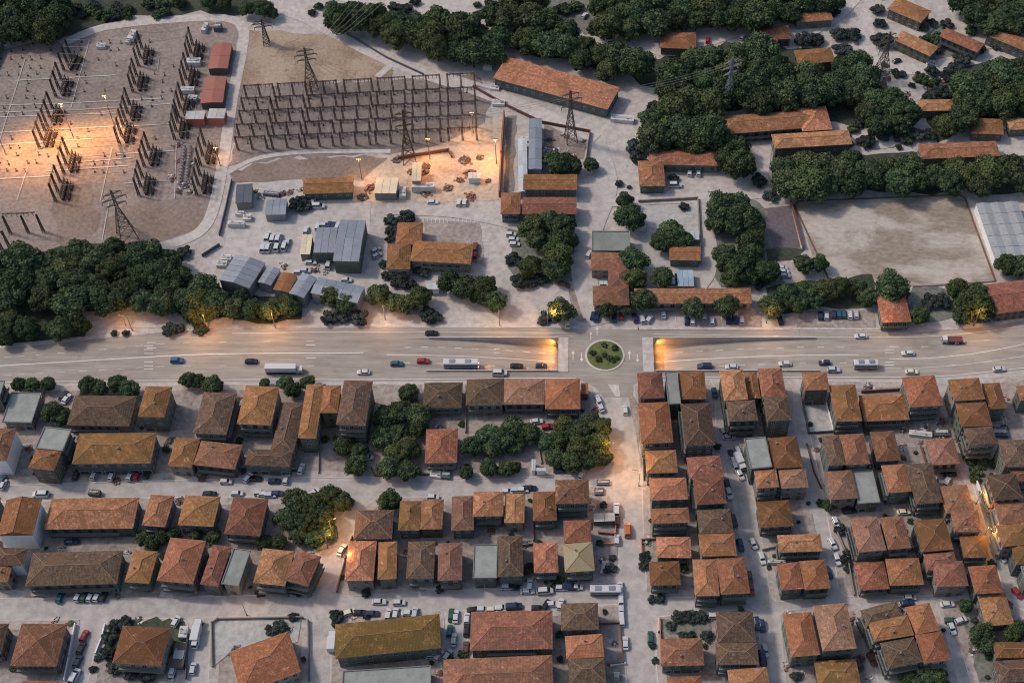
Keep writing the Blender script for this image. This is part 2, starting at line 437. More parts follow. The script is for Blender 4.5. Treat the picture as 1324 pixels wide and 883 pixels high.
q = MB(); q.prism([(p.x, p.y) for p in o2], 0.02, 0.32); structure(q.build('roundabout_lawn', MT['g_lawn']))

# street level south of the highway and the avenue
sheet('street', rowpts((-300, 499), (330, 494), (470, 493.5), (745, 491.5), (835, 490), (1150, 490.5), (1250, 487), (1324, 479), (1600, 440), (1600, 1010), (-300, 1010)), 0.008, MT['g_street'])
BLK = [
 [(-60, 499), (330, 497), (752, 495), (766, 501), (776, 520), (779, 560), (785, 606), (770, 613), (640, 619), (500, 617), (330, 618), (150, 623), (-60, 630)],
 [(-60, 652), (150, 644), (330, 642), (452, 642), (448, 660), (420, 700), (396, 755), (384, 769), (-60, 774)],
 [(486, 645), (640, 640), (780, 627), (793, 650), (798, 753), (640, 760), (445, 771), (432, 764), (452, 700), (472, 655)],
 [(-60, 803), (102, 801), (98, 830), (84, 905), (-60, 905)],
 [(140, 802), (165, 799), (236, 800), (243, 806), (240, 905), (108, 905), (122, 845)],
 [(273, 803), (280, 799), (392, 797), (400, 803), (402, 905), (268, 905)],
 [(432, 798), (570, 789), (574, 800), (572, 850), (568, 905), (426, 905)],
 [(606, 796), (614, 790), (716, 786), (800, 781), (803, 800), (812, 905), (578, 905), (580, 850), (604, 845)],
 [(820, 498), (838, 493), (918, 491), (924, 500), (926, 560), (946, 640), (958, 700), (968, 770), (845, 773), (836, 760), (832, 700), (830, 600), (821, 545)],
 [(852, 797), (966, 787), (978, 792), (992, 905), (852, 905), (848, 850)],
 [(938, 493), (1018, 491), (1025, 500), (1029, 560), (1046, 650), (1060, 720), (1072, 765), (1064, 772), (1004, 778), (996, 770), (985, 700), (975, 640), (955, 570), (940, 520)],
 [(1034, 497), (1040, 492), (1205, 494), (1226, 530), (1246, 590), (1262, 640), (1280, 700), (1297, 762), (1215, 770), (1094, 771), (1084, 762), (1076, 700), (1064, 640), (1047, 560)],
 [(1232, 492), (1345, 483), (1370, 790), (1340, 790), (1314, 762), (1292, 690), (1268, 625), (1252, 580)],
 [(1008, 796), (1014, 789), (1104, 779), (1112, 782), (1122, 810), (1140, 905), (1018, 905)],
 [(1122, 783), (1130, 777), (1200, 773), (1210, 778), (1236, 862), (1242, 905), (1156, 905)],
 [(1228, 776), (1300, 776), (1360, 810), (1360, 905), (1262, 905), (1240, 830)],
]
for k, b_ in enumerate(BLK):
    o_ = sheet('pavement', pxpoly(b_), 0.12, MT['g_pave'], z0=0.0); kq = MB(); pp = pxpoly(b_)
    for a, c in zip(pp, pp[1:] + pp[:1]):
        d = c - a; kq.box(((a.x + c.x) / 2, (a.y + c.y) / 2, 0.075), (d.length + .1, 0.34, 0.13), math.atan2(d.y, d.x))
    kq.build('kerb', MT['kerb'], o_)
    ar = sum(a.x * c.y - c.x * a.y for a, c in zip(pp, pp[1:] + pp[:1])); sg = 1 if ar > 0 else -1; inn = []
    for i_ in range(len(pp)):
        d0 = (pp[i_] - pp[i_ - 1]).normalized(); d1 = (pp[(i_ + 1) % len(pp)] - pp[i_]).normalized(); n_ = (Vector((-d0.y, d0.x, 0)) + Vector((-d1.y, d1.x, 0))) * sg
        n_ = n_.normalized() * 2.6 / max(.5, abs(n_.normalized().dot(Vector((-d1.y, d1.x, 0))))); inn.append(pp[i_] + n_)
    sheet('yard', jitter(inn, 3.0, .5, k + 3), 0.124, MT['g_yard'])
def pad(name, pts, mat, amp=0.5, step=4.0):
    _zl[0] += 0.004
    return sheet(name, jitter(pxpoly(pts), step, amp, int(pts[0][0] + pts[0][1])), 0.125 + _zl[0], MT[mat])
for pts, wd in (([(-40, 640), (150, 633), (330, 630), (480, 631), (640, 630), (782, 620)], 5.5), ([(470, 640), (450, 680), (415, 750), (400, 785)], 5.5),
 ([(-40, 787), (150, 786), (300, 784), (420, 781), (560, 778), (700, 771), (802, 767)], 6.0), ([(416, 790), (415, 905)], 5.0), ([(590, 790), (588, 905)], 4.5), ([(256, 800), (254, 905)], 4.0),
 ([(120, 800), (97, 905)], 4.5), ([(790, 498), (799, 540), (808, 600), (814, 660), (818, 720), (822, 780), (828, 850), (832, 910)], 8.0), ([(835, 784), (900, 784), (985, 781), (1060, 778), (1150, 774), (1210, 772), (1305, 770)], 5.0),
 ([(928, 495), (932, 540), (944, 590), (960, 640), (971, 690), (981, 740), (988, 800), (1000, 908)], 5.0), ([(1026, 497), (1035, 540), (1050, 600), (1056, 650), (1068, 720), (1082, 775), (1118, 785), (1148, 905)], 4.0),
 ([(1220, 494), (1240, 560), (1258, 615), (1278, 670), (1298, 730), (1308, 772)], 4.0), ([(1214, 775), (1232, 810), (1250, 870), (1255, 905)], 4.5)):
    _zl[0] += 0.003; ribbon('carriageway', pts, wd, 'g_road', 0.012 + _zl[0])
# yards inside the blocks
for k, p in enumerate([
 [(50, 560), (90, 580), (95, 610), (35, 612), (20, 590)], [(235, 505), (255, 500), (238, 560), (222, 600), (212, 600), (228, 545)],
 [(480, 498), (545, 498), (545, 530), (500, 540)], [(550, 535), (640, 535), (640, 605), (560, 610)], [(640, 535), (700, 535), (705, 605), (640, 608)],
 [(210, 685), (380, 690), (365, 720), (190, 715)], [(55, 690), (180, 688), (175, 707), (50, 712)], [(30, 772), (165, 762), (380, 762), (380, 768), (100, 773)],
 [(585, 690), (690, 690), (690, 705), (640, 700), (585, 708)], [(770, 660), (796, 660), (797, 745), (772, 745)], [(775, 785), (800, 785), (806, 880), (785, 880)],
 [(1035, 525), (1075, 525), (1085, 560), (1045, 562)], [(1180, 540), (1230, 540), (1240, 590), (1185, 590)], [(1255, 595), (1300, 600), (1290, 625), (1262, 622)],
 [(855, 800), (920, 795), (920, 825), (855, 825)], [(835, 690), (850, 690), (845, 765), (836, 765)], [(1030, 660), (1050, 665), (1060, 700), (1035, 690)],
 [(1215, 780), (1262, 790), (1250, 850), (1236, 830)], [(430, 850), (560, 845), (565, 880), (430, 885)], [(280, 805), (390, 800), (375, 815), (300, 850)],
 [(810, 500), (824, 520), (829, 610), (822, 560)], [(985, 640), (1010, 690), (1000, 700), (990, 690)], [(1120, 690), (1160, 695), (1165, 765), (1100, 768)]]):
    pad('yard', p, 'g_yard')
pad('weedy_plot', [(1262, 598), (1290, 600), (1275, 628), (1262, 620)], 'g_scrub', 1.2, 2.0)
pad('weedy_verge', [(1250, 800), (1275, 820), (1290, 880), (1268, 880), (1256, 840)], 'g_scrub', 1.2, 2.0)
pad('hedge_plot', [(858, 802), (918, 797), (918, 822), (862, 822)], 'g_scrub', 1.2, 2.0)
pad('garden_soil', [(142, 806), (168, 800), (236, 803), (236, 845), (150, 860), (128, 850)], 'g_green', 1.2, 2.0)
pad('walled_plot', [(276, 803), (390, 800), (385, 830), (300, 842), (278, 860)], 'g_conc')
pad('paved_lot', [(1040, 525), (1068, 524), (1076, 557), (1048, 559)], 'g_conc', 0)
pad('forecourt', [(208, 764), (250, 762), (248, 771), (206, 772)], 'g_conc')

# the land north of the highway
_zl[0] = 0.0
patch('scrubland', [(-60, -40), (330, -40), (350, 5), (300, 25), (235, 15), (150, 25), (90, 48), (-60, 60)], 'g_green', 3, step=6)
patch('scrubland', [(620, -40), (1400, -40), (1400, 20), (1240, 5), (1180, -5), (1080, 2), (990, 10), (980, 35), (860, 42), (760, 42), (700, 20), (640, 35)], 'g_scrub', 3, step=6)
patch('scrubland', [(640, 25), (700, 5), (720, 38), (800, 66), (850, 72), (900, 62), (1000, 55), (1080, 72), (1130, 70), (1140, 120), (1190, 140), (1180, 165), (1100, 160), (1000, 140), (930, 145), (930, 195), (840, 195), (830, 165), (865, 118), (830, 108), (740, 75), (655, 62), (630, 80), (615, 60)], 'g_green', 3, step=6)
patch('scrubland', [(1000, 200), (1070, 190), (1120, 200), (1180, 195), (1330, 205), (1400, 205), (1400, 250), (1280, 248), (1180, 248), (1010, 252), (995, 230)], 'g_green', 2, step=6)
patch('scrubland', [(1190, 130), (1240, 75), (1400, 70), (1400, 150), (1260, 160), (1210, 185)], 'g_green', 2, step=6)
patch('scrubland', [(1180, 55), (1225, 30), (1260, 60), (1400, 60), (1400, 75), (1260, 75), (1200, 90)], 'g_scrub', 2, step=6)
patch('gravel_yard', [(-60, 80), (8, 62), (60, 54), (110, 42), (150, 36), (235, 27), (300, 28), (310, 45), (300, 110), (286, 200), (268, 280), (240, 305), (190, 318), (-60, 340)], 'g_gravel', 1.2, step=6)
patch('brown_earth', [(160, 264), (255, 262), (266, 285), (256, 302), (200, 314), (142, 312), (132, 292)], 'g_brown', 1.5)
patch('brown_earth', [(72, 240), (118, 236), (128, 300), (100, 318), (70, 315)], 'g_brown', 2)
patch('field', [(318, 40), (348, 40), (418, 44), (462, 62), (512, 92), (505, 104), (440, 106), (330, 112), (306, 112), (310, 70)], 'g_field', 1.2)
patch('brown_earth', [(306, 112), (500, 104), (612, 95), (630, 110), (632, 190), (520, 200), (360, 205), (298, 216)], 'g_gravel_dark', 1.5)
patch('brown_earth', [(296, 222), (360, 206), (470, 202), (505, 205), (470, 232), (390, 236), (300, 236)], 'g_brown', 1.2)
patch('building_site', [(505, 200), (560, 190), (650, 150), (654, 160), (650, 258), (560, 262), (462, 262), (470, 232)], 'g_sand', 0.8)
patch('gravel_yard', [(655, 150), (668, 150), (664, 248), (652, 250)], 'g_gravel_dark', 0.6)
patch('depot_yard', [(300, 238), (390, 232), (400, 255), (480, 262), (478, 340), (420, 372), (282, 352), (292, 310)], 'g_street', 0.8)
patch('parking_lot', [(548, 285), (620, 288), (628, 345), (548, 322)], 'g_yard', 0.4)
patch('rubble_yard', [(704, 162), (762, 172), (755, 205), (700, 212)], 'g_gravel', 0.6)
patch('yard', [(826, 272), (904, 268), (906, 345), (826, 348)], 'g_conc', 0.4)
patch('football_pitch', [(1028, 263), (1242, 254), (1250, 258), (1285, 362), (1180, 370), (1078, 372), (1050, 330)], 'g_pitch', 0.3)
patch('ball_court', [(986, 270), (1022, 266), (1035, 321), (991, 322)], 'g_court', 0)
patch('parking_lot', [(900, 402), (985, 402), (985, 424), (905, 424)], 'g_yard', 0.4)
patch('parking_lot', [(1035, 402), (1130, 402), (1132, 425), (1030, 424)], 'g_yard', 0.4)
patch('lawn', [(735, 372), (760, 372), (768, 400), (762, 420), (742, 416)], 'g_gravel', 1.0)
patch('scrubland', [(-60, 335), (60, 322), (190, 312), (232, 330), (246, 365), (300, 372), (395, 398), (390, 412), (240, 420), (225, 398), (110, 402), (110, 440), (-60, 452)], 'g_green', 2, step=5)
patch('scrubland', [(915, 250), (985, 262), (1000, 330), (1020, 370), (930, 372), (920, 320), (905, 290)], 'g_scrub', 2, step=5)
patch('scrubland', [(990, 372), (1130, 355), (1128, 395), (1000, 404)], 'g_green', 1.5, step=4)
patch('scrubland', [(1180, 372), (1270, 368), (1270, 400), (1280, 412), (1170, 422), (1165, 395)], 'g_scrub', 2, step=4)
patch('scrubland', [(1000, 140), (1010, 170), (1180, 172), (1180, 190), (1000, 190)], 'g_scrub', 2, step=4)
patch('lawn', [(990, 322), (1040, 322), (1022, 338), (995, 338)], 'g_green', 1)
patch('scrubland', [(660, 290), (740, 290), (748, 360), (720, 372), (660, 368)], 'g_scrub', 2, step=4)
for nm, pts, wd, mt in (
 ('service_road', [(80, 58), (120, 40), (160, 32), (235, 25), (290, 24), (314, 36), (312, 70), (300, 130), (290, 200), (276, 270), (258, 300), (225, 315)], 4.5, 'g_track'),
 ('service_road', [(345, 5), (395, 22), (440, 45), (500, 75), (560, 98), (612, 114), (660, 132), (720, 158), (770, 182)], 7.5, 'g_track'),
 ('service_road', [(420, -10), (470, 5), (540, 16), (590, 25), (640, 50), (660, 62)], 5.0, 'g_track'),
 ('path', [(294, 224), (330, 206), (380, 198), (440, 196), (505, 196)], 2.2, 'g_track'),
 ('path', [(488, 100), (505, 85), (512, 78)], 3.0, 'g_track'),
 ('lane', [(745, 60), (800, 52), (870, 66), (960, 40), (1030, 45), (1080, 20), (1110, -10)], 7.0, 'g_track'),
 ('lane', [(1130, 0), (1120, 35), (1130, 80), (1180, 90), (1240, 80), (1300, 70), (1400, 66)], 7.0, 'g_track'),
 ('lane', [(990, 190), (985, 240), (1000, 262)], 5.0, 'g_track'),
 ('lane', [(1105, 170), (1140, 185), (1180, 165)], 7.0, 'g_track'),
 ('frontage_road', [(110, 415), (160, 416), (230, 416), (300, 419)], 5.5, 'g_track'),
 ('service_road', [(500, 270), (600, 276), (700, 300), (742, 330), (752, 370), (765, 410)], 6.0, 'g_street'),
 ('service_road', [(770, 185), (785, 240), (765, 300), (758, 360), (775, 420)], 8.0, 'g_street'),
 ('service_road', [(785, 262), (860, 258), (920, 256), (990, 250)], 5.0, 'g_track'),
 ('service_road', [(905, 262), (918, 310), (918, 350), (905, 372)], 4.5, 'g_street'),
): ribbon(nm, pts, wd, mt)
# pavements along the highway
for pts, wd in (([(-80, 466), (0, 455), (60, 449), (130, 441.5), (240, 431), (330, 427.5), (470, 426.5)], 0.0),
                ): pass
def kerbstrip(name, pts, wd, z1=0.13, mat='g_track'):
    poly = ribbon_pts(pts, wd); return sheet(name, poly, z1, MT[mat], z0=0.0)
kerbstrip('pavement', [(-80, 459.5), (0, 448.5), (60, 442.5), (130, 435.5), (240, 425.6), (330, 422), (470, 421), (700, 421.5), (745, 422.5)], 1.6)
kerbstrip('pavement', [(825, 424.2), (860, 424.6), (1150, 427), (1200, 426.5), (1260, 421.5), (1324, 412.5), (1400, 400.5)], 1.6)
# road markings
def mark(parent_name, pts, wd, z=0.03, sub=4): return ribbon('lane_marking', pts, wd, 'line_white', z, None, sub)
mark('h', [(-80, 482), (0, 473), (100, 467), (240, 459), (330, 457), (470, 456)], 0.35)
mark('h', [(-80, 497), (0, 494), (330, 490.5), (470, 490.5), (745, 488.5)], 0.3)
mark('h', [(835, 487), (1150, 487.5), (1190, 487.5), (1250, 483.5), (1324, 475.5), (1400, 467)], 0.3)
mark('h', [(300, 431), (400, 429.5), (470, 429.5), (700, 430), (745, 431)], 0.2)
mark('h', [(845, 432), (1150, 436), (1260, 430), (1324, 421), (1400, 409)], 0.2)
mark('h', [(1150, 464), (1200, 463), (1260, 457), (1324, 445)], 0.3)
mark('h', [(1180, 476), (1240, 472), (1300, 464), (1340, 458)], 0.15)
def dash(pts, n, wd=0.16, z=0.03, skip=1.0):
    c = [W(x, y) for x, y in smooth(pts, 10)]
    for i in range(n):
        t = i / n * (len(c) - 2); k = int(t); p = c[k].lerp(c[k + 1], t - k); d = (c[k + 1] - c[k]).normalized()
        q = MB(); q.box((0, 0, 0), (2.6, wd, 0.004), math.atan2(d.y, d.x)); structure(q.build('lane_marking', MT['line_white'], None, (p.x, p.y, z)))
dash([(10, 485), (120, 479), (240, 473), (460, 473)], 13)
dash([(10, 462), (120, 453), (240, 443), (460, 441)], 13)
dash([(1150, 476), (1200, 475), (1324, 463)], 6)
dash([(1150, 449), (1200, 448), (1324, 434)], 6)
for ya, n in ((450, 9), (463, 9)):
    pass
for (xa, xb, fr) in ((TX0, TXP0 - 1, 0.5), (TXP1 + 1, TX1, 0.5)):
    for f, wd in ((0.50, 0.3),):
        y = TS + (TN - TS) * f; q = MB()
        for k in range(24):
            a = xa + (xb - xa) * k / 24; b_ = xa + (xb - xa) * (k + 1) / 24
            q.face([(a, y - wd / 2, zr(a) + 0.02), (b_, y - wd / 2, zr(b_) + 0.02), (b_, y + wd / 2, zr(b_) + 0.02), (a, y + wd / 2, zr(a) + 0.02)])
        structure(q.build('lane_marking', MT['line_white']))
    for f in (0.25, 0.75):
        for k in range(1, 10):
            a = xa + (xb - xa) * k / 10; y = TS + (TN - TS) * f
            q = MB(); q.face([(a, y - .1, zr(a) + 0.02), (a + 2.5, y - .1, zr(a + 2.5) + 0.02), (a + 2.5, y + .1, zr(a + 2.5) + 0.02), (a, y + .1, zr(a) + 0.02)])
            structure(q.build('lane_marking', MT['line_white']))
# zebra-like rumble bars and arrows on the highway
for x, ys in ((192, (447, 452, 457, 468, 473, 477)), (196, (443, 450)), (1150, (452, 456, 468, 472)), (1156, (448,)), (402, (446, 463)), (640, (447, 452))):
    for y in ys:
        p = W(x, y); q = MB(); q.box((0, 0, 0), (3.2, 0.28, 0.004))
        structure(q.build('road_marking', MT['line_white'], None, (p.x, p.y, (zr(p.x) if TX0 < p.x < TX1 else 0) + 0.03)))
for x, y, s in ((741, 461, 1), (752, 460, -1), (814, 461, 1), (824, 461, -1), (764, 436, 1), (772, 430, 1)):
    p = W(x, y); q = MB(); q.box((0, 0, 0), (0.25, 2.6, 0.004)); q.face([(-.6, s * 1.3, .002), (.6, s * 1.3, .002), (0, s * 2.4, .002)] if s > 0 else [(.6, -1.3, .002), (-.6, -1.3, .002), (0, -2.4, .002)])
    structure(q.build('arrow_marking', MT['line_white'], None, (p.x, p.y, 0.03)))
# avenue: centre line, zebra crossing, splitter island
ribbon('lane_marking', [(787, 503), (798, 545), (806, 600), (812, 640), (818, 700), (823, 760)], 0.14, 'line_white', 0.03)
ribbon('lane_marking', [(802, 505), (805, 540), (808, 575)], 0.14, 'line_white', 0.03)
ribbon('lane_marking', [(824, 790), (828, 840), (832, 900)], 0.14, 'line_white', 0.03)
sheet('roundabout_approach', pxpoly([(748, 490.3), (834, 489), (822, 497), (817, 514), (781, 514), (769, 500)]), 0.06, MT['g_asphalt'])
sheet('splitter_island', pxpoly([(786, 497), (800, 497), (802, 513), (796, 513)]), 0.13, MT['g_track'], z0=0.0)
for k in range(7):
    p = W(804.5 + k * 4.0, 759.5); q = MB(); q.box((0, 0, 0), (0.45, 2.4, 0.004))
    structure(q.build('zebra_stripe', MT['line_white'], None, (p.x, p.y, 0.03)))
ribbon('lane_marking', [(803, 754), (832, 754)], 0.3, 'line_white', 0.03, None, 0)
# pitch edging, parking-bay lines
ribbon('pitch_edging', [(1076, 371), (1027, 266), (1032, 261), (1240, 252.5), (1247, 256), (1287, 364)], 0.7, 'fence_brown', 0.25, None, 0)
ribbon('pitch_edging', [(1180, 371), (1230, 368.5), (1287, 364)], 0.5, 'fence_brown', 0.254, None, 0)
for k in range(14):
    ribbon('bay_line', [(548 + k * 5, 283), (548.5 + k * 5, 289)], 0.14, 'line_white', 0.25  , None, 0)
for k in range(10):
    ribbon('bay_line', [(622, 296 + k * 5.5), (631, 296 + k * 5.5)], 0.14, 'line_white', 0.25, None, 0)
for k in range(9):
    ribbon('bay_line', [(873 + k * 10, 409), (873.5 + k * 10, 417)], 0.14, 'line_white', 0.25, None, 0)
for pts in ([(33, 76), (0, 181)], [(116, 52), (92, 140)], [(145, 192), (130, 260), (138, 261)], [(142, 258), (132, 312)], [(36, 217), (22, 260)], [(206, 74), (204, 90)], [(228, 186), (226, 258)]):
    ribbon('cable_duct', pts, 0.35, 'g_track', 0.25, None, 0)
for pts in ([(0, 137), (90, 134), (210, 128)], [(0, 146), (100, 143), (220, 135)], [(0, 188), (120, 180)], [(75, 212), (170, 205)], [(0, 152), (150, 147)], [(0, 172), (165, 163)], [(60, 222), (165, 215)], [(0, 232), (70, 228)], [(150, 200), (225, 196)], [(20, 105), (150, 98)], [(150, 165), (220, 161)], [(160, 238), (222, 234)]):
    ribbon('cable_duct', pts, 0.5, 'g_track', 0.254, None, 0)
